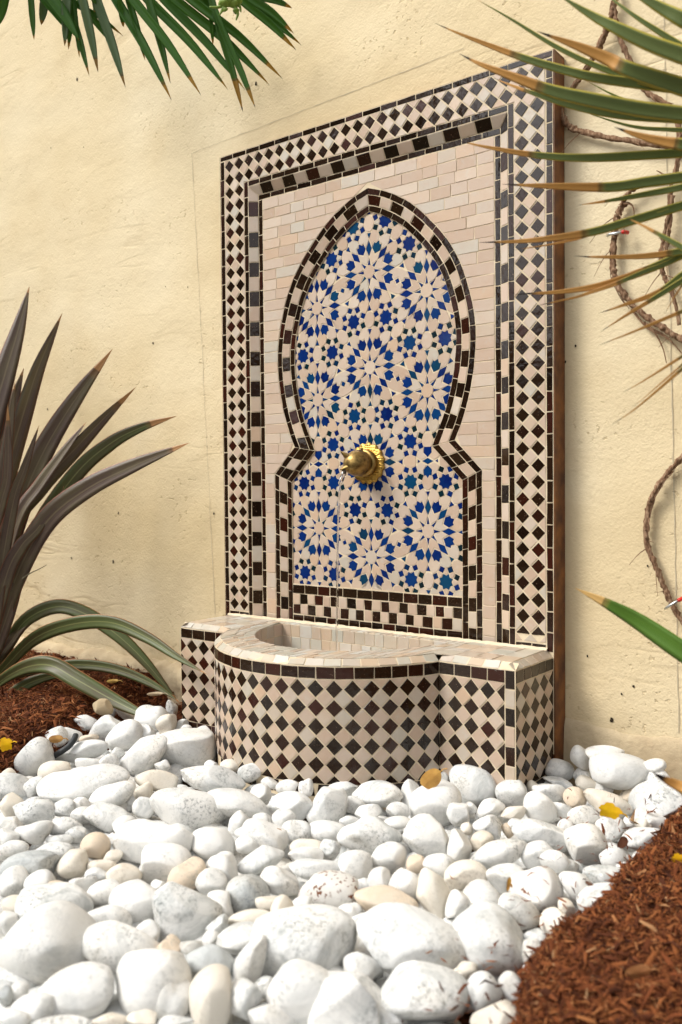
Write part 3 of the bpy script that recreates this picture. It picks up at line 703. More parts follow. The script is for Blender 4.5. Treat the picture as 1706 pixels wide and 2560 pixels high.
def cone(base, tip, r, nn=14, flatten=.55):
    b, t = np.array(base), np.array(tip); ax = t-b; ax = ax/np.linalg.norm(ax); s = np.cross(ax, [0, 0, 1.0]); s /= np.linalg.norm(s); u = np.cross(s, ax); v = []; f = []
    for k, fr in enumerate((0, .35, .7, 1)):
        rr = r*(1-fr)**.8+.02
        for i in range(nn): a = 2*math.pi*i/nn; v.append(b+(t-b)*fr+s*rr*math.cos(a)+u*rr*flatten*math.sin(a))
    for k in range(3):
        for i in range(nn): f.append((k*nn+i, k*nn+(i+1) % nn, (k+1)*nn+(i+1) % nn, (k+1)*nn+i))
    f.append(tuple(range(3*nn, 4*nn))); return v, f
mk('pointed_ear', *cone((TX-.25, -1.15, TZ+.3), (TX-.62, -1.7, TZ+.80), .46), M['brass'], TAP, smooth=True)
mk('pointed_ear', *cone((TX+.1, -.4, TZ+.62), (TX+.2, -.35, TZ+1.08), .42), M['brass'], TAP, smooth=True)
mk('spout_lip', *cone((TX-.15, -1.3, TZ-.25), (TX-.55, -1.85, TZ-.45), .42, flatten=.7), M['brass'], TAP, smooth=True)
hole_c = np.array([TX-.22, -1.72, TZ-.60]); hv = [hole_c+np.array([.2*math.cos(a), -.02-.05*math.sin(a), .16*math.sin(a)]) for a in np.linspace(0, 6.283, 16, endpoint=False)]
mk('spout_mouth', [v+np.array([-.05, -.02, .02]) for v in hv], [tuple(range(16))], M['hole'], TAP)
def tube(pts, rad, nn=10, wob=0.0, cap=True):
    pts = [np.asarray(p, float) for p in pts]; v = []; f = []; up = np.array([.3, .2, 1.0])
    for k, p in enumerate(pts):
        t = pts[min(k+1, len(pts)-1)]-pts[max(k-1, 0)]; t = t/(np.linalg.norm(t)+1e-9); s = np.cross(t, up if abs(t[2]) < .9 else np.array([1., 0, 0])); s /= np.linalg.norm(s); u = np.cross(s, t)
        r = rad[k] if hasattr(rad, '__len__') else rad
        for i in range(nn):
            a = 2*math.pi*i/nn; rr = r*(1+wob*noise.noise((k*.35, i*1.3, r*7)))
            v.append(p+s*rr*math.cos(a)+u*rr*math.sin(a))
    for k in range(len(pts)-1):
        for i in range(nn): f.append((k*nn+i, k*nn+(i+1) % nn, (k+1)*nn+(i+1) % nn, (k+1)*nn+i))
    if cap: f += [tuple(range(nn))[::-1], tuple(range((len(pts)-1)*nn, len(pts)*nn))]
    return v, f
def catmull(pts, n):
    p = [np.asarray(q, float) for q in pts]; p = [2*p[0]-p[1]]+p+[2*p[-1]-p[-2]]; out = []
    m = len(p)-3
    for k in range(n+1):
        t = k/n*m; i = min(int(t), m-1); f = t-i; a, b, c, d = p[i:i+4]
        out.append(.5*((2*b)+(c-a)*f+(2*a-5*b+4*c-d)*f*f+(-a+3*b-3*c+d)*f**3))
    return out
wpts = [(TX-.3, -1.7, TZ-.6), (TX-.42, -1.95, TZ-1.3), (TX-.47, -2.1, TZ-2.6), (TX-.5, -2.2, TZ-5), (TX-.52, -2.27, TZ-8), (TX-.55, -2.33, TZ-11), (TX-.55, -2.35, -36.3)]
wp = catmull(wpts, 60); wr = [.8*(.2-.11*min(1, k/14))*(1+.28*math.sin(k*.9)*(1 if k < 26 else .5)) for k in range(61)]
tag(mk('water_stream', *tube(wp, wr, 10, .25), M['water'], smooth=True), 'thin clear stream of water falling from the brass spout', 'water stream')

# ------------------------------------------------------------------ pebbles
def ico(sub):
    t = (1+5**.5)/2; v = [(-1, t, 0), (1, t, 0), (-1, -t, 0), (1, -t, 0), (0, -1, t), (0, 1, t), (0, -1, -t), (0, 1, -t), (t, 0, -1), (t, 0, 1), (-t, 0, -1), (-t, 0, 1)]
    f = [(0, 11, 5), (0, 5, 1), (0, 1, 7), (0, 7, 10), (0, 10, 11), (1, 5, 9), (5, 11, 4), (11, 10, 2), (10, 7, 6), (7, 1, 8), (3, 9, 4), (3, 4, 2), (3, 2, 6), (3, 6, 8), (3, 8, 9), (4, 9, 5), (2, 4, 11), (6, 2, 10), (8, 6, 7), (9, 8, 1)]
    v = [np.array(x)/np.linalg.norm(x) for x in v]
    for _ in range(sub):
        c = {}; nf = []
        def mid(a, b):
            k = (min(a, b), max(a, b))
            if k not in c: m = v[a]+v[b]; v.append(m/np.linalg.norm(m)); c[k] = len(v)-1
            return c[k]
        for a, b, d in f: x, y, z = mid(a, b), mid(b, d), mid(d, a); nf += [(a, x, z), (b, y, x), (d, z, y), (x, y, z)]
        f = nf
    return np.array(v), np.array(f)
ICO = {k: ico(k) for k in (2, 3, 4)}
rg = np.random.default_rng(11)
def stone_shape(sub, ang=.5, rough=.05):
    v, f = ICO[sub]; v = v.copy()
    for _ in range(int(rg.integers(4, 10))):
        nrm = rg.normal(size=3); nrm /= np.linalg.norm(nrm); h = rg.uniform(.52, .85); d = v @ nrm-h
        v -= np.where(d > 0, d*ang, 0)[:, None]*nrm
    for _ in range(5):
        k = rg.normal(size=3)*rg.uniform(.8, 2.4); v *= (1+rough*np.sin(v @ k+rg.uniform(0, 6.28)))[:, None]
    v -= (v.max(0)+v.min(0))/2; v /= (v.max(0)-v.min(0))/2
    return v, f
RIGHT, UP, FWD = R[0], -R[1], R[2]
PEB = []      # (u, v, w, h, rot, type, label)
def A(cx, cy, w, h, rot=0, t='w', lab=None): PEB.append((cx*.5485, 1900+cy*.5485, w*.5485, h*.5485, rot, t, lab))
def B(cx, cy, w, h, rot=0, t='w', lab=None): PEB.append((850+cx*.5459, 1850+cy*.5459, w*.5459, h*.5459, rot, t, lab))
def Cc(cx, cy, w, h, rot=0, t='w', lab=None): PEB.append((cx*.3508, 1300+cy*.3508, w*.3508, h*.3508, rot, t, lab))
A(200, 870, 420, 340, 22, 'w', 'huge smooth white boulder-like pebble at the lower left edge'); A(240, 690, 330, 200, -12, 'g', 'grey-flecked pebble just behind the huge pebble at lower left')
A(330, 1080, 385, 220, 20, 'w', 'long white pebble below the huge one at lower left'); A(540, 865, 380, 200, -10, 'w', 'broad white pebble with lifted back, right of the huge lower-left one')
A(690, 1045, 340, 290, 0, 'w', 'blocky white pebble at the bottom carrying a smaller white pebble'); A(775, 1085, 195, 175, 15, 'w', 'small round white pebble resting on the blocky one at the bottom')
A(960, 1105, 205, 270, 10, 'c', 'upright egg-shaped cream pebble at the bottom, left of centre'); A(955, 935, 235, 160, -10, 'k', 'grey marbled pebble behind the upright cream egg-shaped one')
A(840, 720, 315, 260, -12, 'g', 'rounded triangular pebble with grey speckled top, left of centre'); A(630, 655, 270, 190, -10, 'w')
A(1105, 825, 255, 130, 20, 'g', 'dark-flecked oval pebble tilted up to the right'); A(1387, 855, 485, 320, 12, 'g', 'very large grey-white pebble left of the biggest one in front')
A(1390, 1080, 340, 240, -14, 'w', 'large plain white pebble at the bottom edge, left of the overlapping one'); A(1555, 1120, 340, 260, 30, 'w', 'white pebble at the bottom edge overlapping its left neighbour')
A(375, 118, 425, 140, 8, 'w', 'long flat white pebble lying near the left mulch bed'); A(515, 172, 225, 110, 18); A(850, 235, 345, 180, -6, 'w', 'wide smooth white pebble below the bow of the basin, left'); A(700, 385, 365, 190, 5)
A(750, 485, 250, 190, -5); A(970, 385, 205, 145, -15); A(432, 400, 132, 125, 0, 'p', 'round peach-coloured pebble in the left part of the bed'); A(328, 492, 145, 130, 25, 'c')
A(845, 540, 195, 140, 22, 'p', 'white and orange-peach pebble left of the centre'); A(960, 570, 140, 110, -18, 'w', 'small white pebble with one dark hole'); A(122, 500, 250, 140, 0, 'k', 'dark grey marbled pebble at the left edge')
A(55, 565, 130, 130, 0); A(182, 562, 135, 110, 10, 'g'); A(262, 592, 110, 66, -10, 'p'); A(370, 590, 120, 122, 30); A(478, 620, 165, 125, 5); A(492, 728, 215, 108, -10); A(566, 525, 165, 108, 5, 'c')
A(1128, 622, 200, 165, -8, 'k', 'angular grey pebble with a cream band'); A(1004, 668, 126, 124, 0); A(1140, 726, 200, 70, 4, 'c', 'flat cream pebble under the angular grey one'); A(1275, 560, 185, 112, -16); A(1497, 607, 262, 170, -6, 'r', 'white pebble with rust-brown speckles on top, near the centre')
A(1285, 720, 112, 180, -8, 'c'); A(1375, 670, 100, 86); A(1192, 365, 246, 140, -16); A(1185, 468, 222, 130, 8, 'g'); A(1130, 392, 112, 76, 0); A(1090, 290, 102, 110); A(1192, 276, 84, 62)
A(1080, 212, 310, 130, -16); A(968, 95, 300, 130, -6, 'g', 'wide pebble with grey veins beside the left end of the bow'); A(1138, 66, 110, 86); A(1046, 32, 92, 62, 0, 'c'); A(1186, 168, 100, 108, -12); A(1232, 106, 84, 52); A(1310, 125, 104, 64, 10); A(1394, 128, 70, 86, 0)
A(1490, 218, 190, 180, 5, 'w', 'round white pebble right under the middle of the bow'); A(1325, 218, 200, 130, 0, 'g'); A(1292, 270, 110, 90, 30); A(1352, 338, 140, 112, -5, 'g'); A(1492, 330, 185, 100); A(1400, 398, 156, 60, 0, 'c'); A(1395, 438, 160, 70, -3); A(1502, 415, 92, 110, -20); A(1440, 500, 240, 90, -5, 'g')
A(712, 98, 190, 90, -12, 'c'); A(48, 215, 115, 112, 20, 'c', 'cream pebble at the left edge'); A(152, 242, 188, 122, -6, 'g', 'flat angular mottled pebble near the left edge'); A(285, 226, 104, 84, 0, 'g'); A(370, 206, 92, 66); A(372, 258, 104, 76, 8); A(42, 306, 122, 84, 0, 'g'); A(150, 338, 172, 100, 12); A(302, 308, 146, 80)
A(480, 275, 220, 120, -6, 'g'); A(566, 302, 104, 84, 10); A(664, 220, 120, 100, -8); A(228, 430, 226, 90, 8, 'g'); A(62, 404, 132, 66); A(32, 362, 96, 84, 0, 'g'); A(440, 530, 100, 70, 0, 'g'); A(458, 490, 130, 58, 0, 'c'); A(60, 662, 100, 76, 0, 'c'); A(38, 748, 84, 110); A(660, 795, 130, 100); A(770, 866, 112, 106, 0, 'p', 'small pinkish knobbly pebble among the large white ones at the bottom')
A(1140, 925, 135, 250, -22, 'g', 'upright grey pebble leaning right beside the very large one'); A(1110, 1105, 160, 170, -8, 'g'); A(140, 1145, 220, 120, 14); A(60, 1185, 170, 80, 0, 'g'); A(270, 1210, 270, 60, 6); A(870, 862, 110, 70, 0, 'k'); A(1020, 510, 170, 140, -35); A(200, 625, 110, 60, 0); A(365, 670, 80, 60, 0, 'g'); A(640, 1190, 140, 60, 0, 'c'); A(800, 1200, 160, 50, 5, 'g'); A(500, 1190, 160, 60, 10, 'c'); A(215, 1080, 160, 60, 10, 'g'); A(1230, 660, 130, 70, 0, 'c'); A(990, 760, 110, 70, 20, 'g'); A(720, 585, 70, 60); A(25, 1080, 60, 90, 0, 'k')
B(332, 945, 525, 310, -12, 'g', 'biggest white pebble, smooth and egg-shaped, in front of the fountain'); B(690, 935, 345, 300, -14, 'g', 'large blocky pebble with grey right side next to the mulch'); B(390, 1192, 440, 230, -4, 'g', 'long grey-tinged pebble at the bottom edge')
B(660, 1170, 155, 190, -15, 'g', 'upright grey pebble at the bottom beside the red mulch'); B(720, 1280, 240, 120, 18, 'c', 'cream-white pebble cut by the bottom edge by the mulch'); B(790, 1150, 110, 160, 10, 'g'); B(822, 798, 222, 128, -28, 'w', 'smooth white pebble sloping down to the right, behind the biggest ones')
B(905, 690, 250, 195, -8, 'r', 'white pebble with two rust spots on top, right of centre'); B(1102, 684, 205, 118, -36); B(1012, 866, 185, 130, -30, 'c', 'cracked cream-edged pebble at the edge of the right mulch'); B(1215, 755, 245, 160, 14, 'g', 'jagged grey-white pebble half under the right mulch'); B(1222, 640, 205, 110, -8, 'g')
B(430, 715, 155, 245, 12, 'c', 'tall tan-edged pebble standing upright right of centre'); B(300, 670, 142, 155, -32); B(182, 652, 106, 118, 0); B(212, 748, 290, 120, -5, 'p', 'white pebble with orange stained top right of centre'); B(540, 765, 98, 142, -20); B(640, 745, 190, 160, 25, 'g'); B(760, 640, 180, 120, 8, 'g'); B(578, 625, 200, 128, 8, 'c'); B(452, 582, 142, 104, -10)
B(732, 528, 262, 118, 17, 'w', 'long white pebble tilted up to the right in the middle of the bed'); B(226, 550, 162, 132, -10); B(72, 582, 156, 130, -5); B(140, 452, 300, 152, -4, 'g', 'wide flat grey-white pebble in the middle below the bow'); B(402, 450, 222, 178, -8); B(542, 488, 118, 162, 18); B(678, 410, 140, 122, 0); B(650, 468, 112, 82, 10, 'c'); B(918, 440, 262, 130, -10, 'g', 'broad grey-mottled pebble below the right end of the basin')
B(905, 530, 150, 118, 12); B(985, 560, 130, 96, -5); B(1140, 490, 182, 195, 10, 'w', 'knobbly white pebble near the right mulch bed'); B(1252, 545, 112, 118, -20, 'g'); B(1366, 570, 62, 110, 0); B(1412, 465, 225, 110, 5, 'g'); B(1240, 402, 135, 110, 20); B(1120, 350, 142, 86, 0); B(1390, 390, 80, 62, 0, 'c'); B(1330, 385, 64, 60); B(1232, 295, 205, 112, -8, 'c', 'white pebble carrying the bright yellow leaf'); B(1475, 300, 250, 210, 12, 'g', 'large mottled pebble at the right edge by the mulch')
B(1432, 378, 165, 90, -20); B(1292, 148, 280, 155, -6, 'g', 'large grey-streaked pebble at the foot of the wall on the right'); B(1215, 68, 182, 76, -4, 'w', 'flat white pebble against the wall behind the grey-streaked one'); B(1104, 84, 82, 122, 38, 'w', 'slim white pebble leaning by the corner of the panel'); B(1012, 140, 132, 96, -10); B(1002, 96, 76, 60); B(1116, 168, 82, 90); B(1134, 205, 104, 72, -10, 'c'); B(1212, 222, 84, 66, -20); B(1005, 202, 155, 56, -22, 'g')
B(1082, 268, 104, 98, -5, 'p'); B(960, 242, 156, 90, -10, 'g'); B(1336, 254, 104, 84, 0, 'p', 'small tan pebble near the wall on the right'); B(1452, 190, 128, 100, 8); B(790, 250, 150, 130, -20); B(610, 213, 225, 170, -10, 'g', 'grey-speckled pebble leaning on the right front of the basin'); B(440, 305, 250, 220, 25, 'w', 'large white pebble under the tan leaf'); B(542, 346, 102, 112, 10); B(680, 325, 158, 92, 26); B(795, 338, 116, 62, 14, 'c'); B(806, 390, 74, 54, 12); B(920, 320, 165, 130, -30)
B(172, 252, 228, 112, -3, 'g', 'squat grey-white pebble against the front of the bow'); B(326, 250, 88, 122, -8); B(132, 342, 124, 84, 12); B(268, 330, 106, 76, -12); B(262, 382, 132, 60); B(480, 170, 44, 44); B(886, 220, 54, 64, -10, 'c'); B(600, 312, 64, 54); B(582, 410, 54, 60, 0, 'c'); B(1036, 400, 74, 66); B(880, 990, 100, 130, 0, 'g'); B(910, 925, 120, 84, 0, 'g'); B(350, 570, 90, 70, 0, 'p'); B(1040, 770, 90, 70, -40, 'c'); B(870, 1070, 70, 70, 0, 'g'); B(1180, 690, 70, 60, 0)
Cc(245, 1708, 262, 290, 15, 'w', 'upright white pebble at the edge of the left mulch bed'); Cc(385, 1790, 248, 140, 12, 'c', 'rough cream pebble beside the upright white one on the left'); Cc(575, 1662, 385, 150, 14, 'g'); Cc(628, 1738, 182, 80, -4); Cc(772, 1495, 246, 195, 16, 'g'); Cc(888, 1556, 262, 225, 20, 'w', 'rounded white pebble right of the dark hose'); Cc(1078, 1430, 252, 210, -10, 'g'); Cc(1180, 1460, 140, 175, -15, 'c')
Cc(1010, 1692, 400, 215, 36, 'w', 'long white pebble tilted up to the right, left of the basin'); Cc(1322, 1645, 425, 290, 8, 'g', 'big grey-veined pebble leaning on the left end of the basin'); Cc(1452, 1522, 162, 108, 0); Cc(780, 1730, 135, 118, -10); Cc(1225, 1345, 80, 130, 10, 'g'); Cc(1040, 1535, 150, 130, -30, 'g'); Cc(1328, 1490, 80, 60, 15, 'g'); Cc(60, 1815, 110, 80, 0, 'c'); Cc(560, 1790, 120, 60); Cc(840, 1670, 100, 90, 0, 'g'); Cc(1500, 1750, 90, 70, 0, 'g')

# areas of the picture that the pebble bed covers (used to scatter the small ones over the same patch of ground)
bed_px = [(0, 1955), (60, 1905), (130, 1850), (220, 1790), (330, 1750), (445, 1800), (545, 1915), (690, 1950), (840, 1975), (1090, 1960), (1296, 1960), (1391, 1895), (1500, 1880), (1640, 1915), (1690, 2000), (1620, 2120), (1490, 2275), (1400, 2330), (1325, 2400), (1300, 2555), (0, 2555)]
def inpoly(x, y, pl):
    c = False
    for i in range(len(pl)):
        a, b = pl[i], pl[i-1]
        if (a[1] > y) != (b[1] > y) and x < (b[0]-a[0])*(y-a[1])/(b[1]-a[1])+a[0]: c = not c
    return c
cov = np.zeros((1280, 853), bool); YY, XX = np.mgrid[0:1280, 0:853]
def ell(u, v, w, h, rot, k=1.0):
    y0, y1 = int(max(0, (v-max(w, h))/2)), int(min(1280, (v+max(w, h))/2+1)); x0, x1 = int(max(0, (u-max(w, h))/2)), int(min(853, (u+max(w, h))/2+1))
    yy, xx = YY[y0:y1, x0:x1]*2-v, XX[y0:y1, x0:x1]*2-u; a = math.radians(rot); xr = xx*math.cos(a)-yy*math.sin(a); yr = xx*math.sin(a)+yy*math.cos(a)
    return slice(y0, y1), slice(x0, x1), (xr/(w/2*k))**2+(yr/(h/2*k))**2 < 1
for q in PEB:
    a, b, m = ell(*q[:5]); cov[a, b] |= m
fill = []; want = 292-len(PEB)
for size, tries in ((95, 900), (76, 1500), (62, 2200), (50, 3200), (42, 4000)):
    for _ in range(tries):
        if len(fill) >= want: break
        u, v = rg.uniform(0, 1700), rg.uniform(1780, 2555)
        if not inpoly(u, v, bed_px): continue
        s = size*(.75+.5*(v-1780)/780); w, h = s*rg.uniform(.9, 1.5), s*rg.uniform(.6, .9); rot = rg.uniform(-40, 40)
        a, b, m = ell(u, v, w, h, rot, .8)
        if m.sum() == 0 or (cov[a, b] & m).sum() > .30*m.sum(): continue
        a, b, m = ell(u, v, w, h, rot); cov[a, b] |= m
        fill.append((u, v, w, h, rot, str(rg.choice(['w', 'w', 'w', 'g', 'g', 'c', 'p'], p=[.3, .2, .1, .2, .08, .09, .03])), None))
SIZE = lambda w, h: 'large' if w*h > 14000 else 'medium-sized' if w*h > 5500 else 'small'
COLN = {'w': 'plain white', 'g': 'grey-flecked', 'k': 'dark grey', 'c': 'cream-tinted', 'p': 'peach-tinted', 'r': 'rust-speckled'}
import re
named = [(q[0], q[1], re.split(r',| at the| in the| near| just| beside| below| behind| under| right| left| against| lying| carrying| resting| next| among| with| by the| among| leaning| tilted| sloping| standing| overlapping| half', q[6])[0]) for q in PEB if q[6]]
cnt = {}
for _, _, s in named: cnt[s] = cnt.get(s, 0)+1
named = [k for k in named if cnt[k[2]] == 1 and len(k[2].split()) > 2]+[(1076, 1953, 'pale tan leaf'), (1522, 2027, 'bright yellow leaf'), (190, 1860, 'dark hose'), (1296, 1960, "basin's right front corner"), (445, 1815, "basin's left corner"), (840, 1970, 'middle of the bow'), (1400, 1900, 'corner of the panel'), (20, 2540, 'bottom left corner')]
used = set()
def autolabel(u, v, w, h, t):
    for nu, nv, s in sorted(named, key=lambda k: math.hypot(k[0]-u, (k[1]-v)*1.5)):
        dx, dy = u-nu, (v-nv)*1.5
        a = math.degrees(math.atan2(dy, dx)) % 360; d = ['right of', 'in front and right of', 'in front of', 'in front and left of', 'left of', 'behind and left of', 'behind', 'behind and right of'][int((a+22.5)//45) % 8]
        l = '%s %s pebble %s the %s' % (SIZE(w, h), COLN[t], d, s)
        if (d, s) not in used and len(l.split()) <= 16: used.add((d, s)); return l
for qi, (u, v, w, h, rot, t, lab) in enumerate(PEB+fill):
    isf = qi >= len(PEB)
    c = onZ(u, v, -41.25 if isf else -40.95); d = depth(c); a, b = w/2*d/F*1.03, h/2*d/F*1.03
    if c[0] > 26.3 and c[1] > -.2-max(a, b)*.7: c = onY(u, v, -.2-max(a, b)*.7); d = depth(c); a, b = w/2*d/F*1.03, h/2*d/F*1.03
    c = c+FWD*(min(a, b)*.25)
    c3 = min(a, b)*rg.uniform(.85, 1.05)+.18*max(a, b)
    sh, f = stone_shape(4 if w*h > 9000 else 3, rg.uniform(.45, .9), rg.uniform(.03, .065))
    th = math.radians(rot); e1 = RIGHT*math.cos(th)+UP*math.sin(th); e2 = -RIGHT*math.sin(th)+UP*math.cos(th)
    vv = c+np.outer(sh[:, 0]*a, e1)+np.outer(sh[:, 1]*b, e2)+np.outer(sh[:, 2]*c3, FWD)
    # object origin at the stone itself
    o = npmesh('pebble', vv-c+np.array([12.5, 0, -41]), f, PM[t]); o.location = W(*c)
    o['category'] = 'pebble'
    o['label'] = lab or autolabel(u, v, w, h, t)
    o['group'] = 'pebbles in the bed'
tag(mk('soil', [(-16, -60, -42.55), (60, -60, -42.55), (60, 1.4, -42.55), (-16, 1.4, -42.55)], [(0, 1, 2, 3)], M['soil']), kind='structure')
# the countless small stones underneath and around
sv, sf, nb = [], [], 0
base_shapes = [stone_shape(2, .6, .05) for _ in range(10)]
for _ in range(5200):
    X, Y = rg.uniform(-16, 48), rg.uniform(-46, .2)
    if X > 33.2+.8*math.sin(Y*.9) and Y < -1: continue
    if X < 2.0-.55*(Y+5.5)*-.35+(-1.5 if Y < -16 else 0) and Y > -17.5 and X < 1.5: 
        if X < -1.2-(-Y-4)*.05: continue
    if BX0-.2 < X < BX1+.2 and Y > BF-.2: continue
    if ((X-BC)/(BA+.2))**2+((Y-BF)/(BB+.2))**2 < 1: continue
    s = rg.uniform(.45, 1.0)*(1.0 if Y > -18 else 1.25); sh, f = base_shapes[int(rg.integers(10))]
    ang = rg.uniform(0, 6.28); ax = np.array([s*rg.uniform(.8, 1.3), s, s*.65]); q = sh*ax; ca, sa = math.cos(ang), math.sin(ang)
    q = np.c_[q[:, 0]*ca-q[:, 1]*sa, q[:, 0]*sa+q[:, 1]*ca, q[:, 2]]
    sv.append(q+np.array([X, Y, -42.15+rg.uniform(-.25, .2)])); sf.append(f+nb); nb += len(q)
    if len(sf) > 2000: break
tag(npmesh('pebble_underlayer', np.concatenate(sv), np.concatenate(sf), PM['g']), 'small pebbles filling the gaps of the bed', 'pebbles', kind='stuff')
#--PART3
# ------------------------------------------------------------------ bark mulch beds
def m_mulch():
    a = N('red_bark_fibre', .9, .2); c = a.coord(); r = a.n('NewGeometry').outputs['Random Per Island']
    col = a.ramp(r, [(0, (.02, .006, .003)), (.25, (.09, .024, .007)), (.6, (.18, .05, .014)), (.85, (.26, .085, .024)), (.97, (.34, .14, .05)), (1, (.45, .28, .14))])
    a.col(a.mix(a.math('MULTIPLY', a.noise(6, c, 3), .5), col, (.07, .02, .008))); return a.m
def m_mulchbed():
    a = N('bark_bed', .95, .1); c = a.coord()
    a.col(a.ramp(a.noise(85, c, 6, .7), [(.3, (.008, .003, .002)), (.5, (.05, .014, .005)), (.7, (.15, .042, .013))])); a.bump(a.noise(120, c, 5, .7), .9, .006); return a.m
M['mulch'] = m_mulch(); M['mulchbed'] = m_mulchbed()
def fibres(name, pts, smin, smax, parent_mat, label):
    """thousands of bent shreds of bark: each a two-piece folded strip with a raised spine"""
    n = len(pts); L = rg.uniform(smin, smax, n)*(1+1.2*(rg.random(n) > .93)); wd = L*rg.uniform(.05, .22, n); az = rg.uniform(0, 6.283, n); el = rg.normal(.05, .42, n)
    d = np.c_[np.cos(az)*np.cos(el), np.sin(az)*np.cos(el), np.sin(el)]; s = np.c_[-np.sin(az), np.cos(az), rg.normal(0, .5, n)]; s /= np.linalg.norm(s, axis=1)[:, None]; u = np.cross(d, s)
    b = rg.normal(0, .18, n)[:, None]*L[:, None]*u; Lc = L[:, None]; wc = wd[:, None]
    p0 = pts-d*Lc/2; p1 = pts+b; p2 = pts+d*Lc/2
    V8 = np.stack([p0-s*wc*.3, p0+s*wc*.3, p1-s*wc*.55, p1+u*wc*.45, p1+s*wc*.5, p2+s*wc*.06], 1).reshape(-1, 3)
    k = (np.arange(n)*6)[:, None]; T = np.concatenate([k+np.array([[0, 3, 2]]), k+np.array([[0, 1, 3]]), k+np.array([[1, 4, 3]]), k+np.array([[2, 3, 5]]), k+np.array([[3, 4, 5]])])
    return tag(npmesh(name, V8, T, parent_mat, smooth=False), label, 'mulch', kind='stuff')
def bumpy(X, Y, amp): return amp*(noise.noise((X*.45, Y*.45, 5))+.6*noise.noise((X*1.3, Y*1.3, 8))+.35*noise.noise((X*3.1, Y*3.1, 1)))
def bed(name, zf, x0, x1, y0, y1, nx, ny, label):
    xs, ys = np.linspace(x0, x1, nx), np.linspace(y0, y1, ny); v = [(x, y, zf(x, y)) for y in ys for x in xs]
    f = [(j*nx+i, j*nx+i+1, (j+1)*nx+i+1, (j+1)*nx+i) for j in range(ny-1) for i in range(nx-1)]
    return tag(mk(name, v, f, M['mulchbed'], smooth=True), label, 'mulch', kind='stuff')
def edge(pts, Z):
    w = sorted([tuple(onZ(u, v, Z)) for u, v in pts], key=lambda q: q[1]); return [q[1] for q in w], [q[0] for q in w]
ELy, ELx = edge([(-40, 2010), (0, 1960), (45, 1915), (120, 1862), (190, 1830), (235, 1800), (300, 1755), (370, 1725), (440, 1730)], -40.9)
ERy, ERx = edge([(1740, 1990), (1706, 2035), (1660, 2090), (1600, 2150), (1540, 2215), (1480, 2285), (1400, 2335), (1335, 2400), (1312, 2480), (1300, 2560), (1290, 2700)], -40.6); ERx = [x-.8 for x in ERx]
def zL(X, Y):      # left bed: highest by the wall, sinking under the pebbles
    e = float(np.interp(Y, ELy, ELx))-X
    return -42.4+2.2*min(1, max(0, (e+.5)/3.0))**.75+(.6*min(1, max(0, (Y+6)/7)) if X < -1 else 0)+bumpy(X, Y, .22)
def zR(X, Y):      # right bed: a raised heap along the right side
    e = X-float(np.interp(Y, ERy, ERx))
    return -42.4+2.3*min(1, max(0, (e+.3)/1.5))**.7+min(.8, max(0, e-1.5)*.10)+bumpy(X, Y, .26)
bed('bark_mulch_bed', zL, -70, 4, -22, 1.2, 200, 90, 'ground of the reddish bark bed under the flax')
bed('bark_mulch_bed', zR, 31, 75, -34, -1.0, 140, 120, 'ground of the reddish bark heap at lower right')
ptsL = []
while len(ptsL) < 30000:
    X, Y = rg.uniform(-38, 3.5), rg.uniform(-20, 1.0); z = zL(X, Y)
    if z > -42.0: ptsL.append((X, Y, z+rg.uniform(-.08, .16)))
fibres('bark_shreds', np.array(ptsL), .25, .7, M['mulch'], 'reddish-brown shredded bark under the flax on the left')
ptsR = []
while len(ptsR) < 52000:
    X, Y = 32.6+abs(rg.normal(0, 5.0)), rg.uniform(-29, -1.2); z = zR(X, Y)
    if z > -42.2: ptsR.append((X, Y, z+rg.uniform(-.08, .16)))
for _ in range(160):
    Y = rg.uniform(-26, -3); ptsR.append((float(np.interp(Y, ERy, ERx))-abs(rg.normal(0, 1.6)), Y, -40.3+rg.uniform(-.5, .3)))
fibres('bark_shreds', np.array(ptsR), .16, .52, M['mulch'], 'reddish-brown shredded bark heap in the lower right corner')

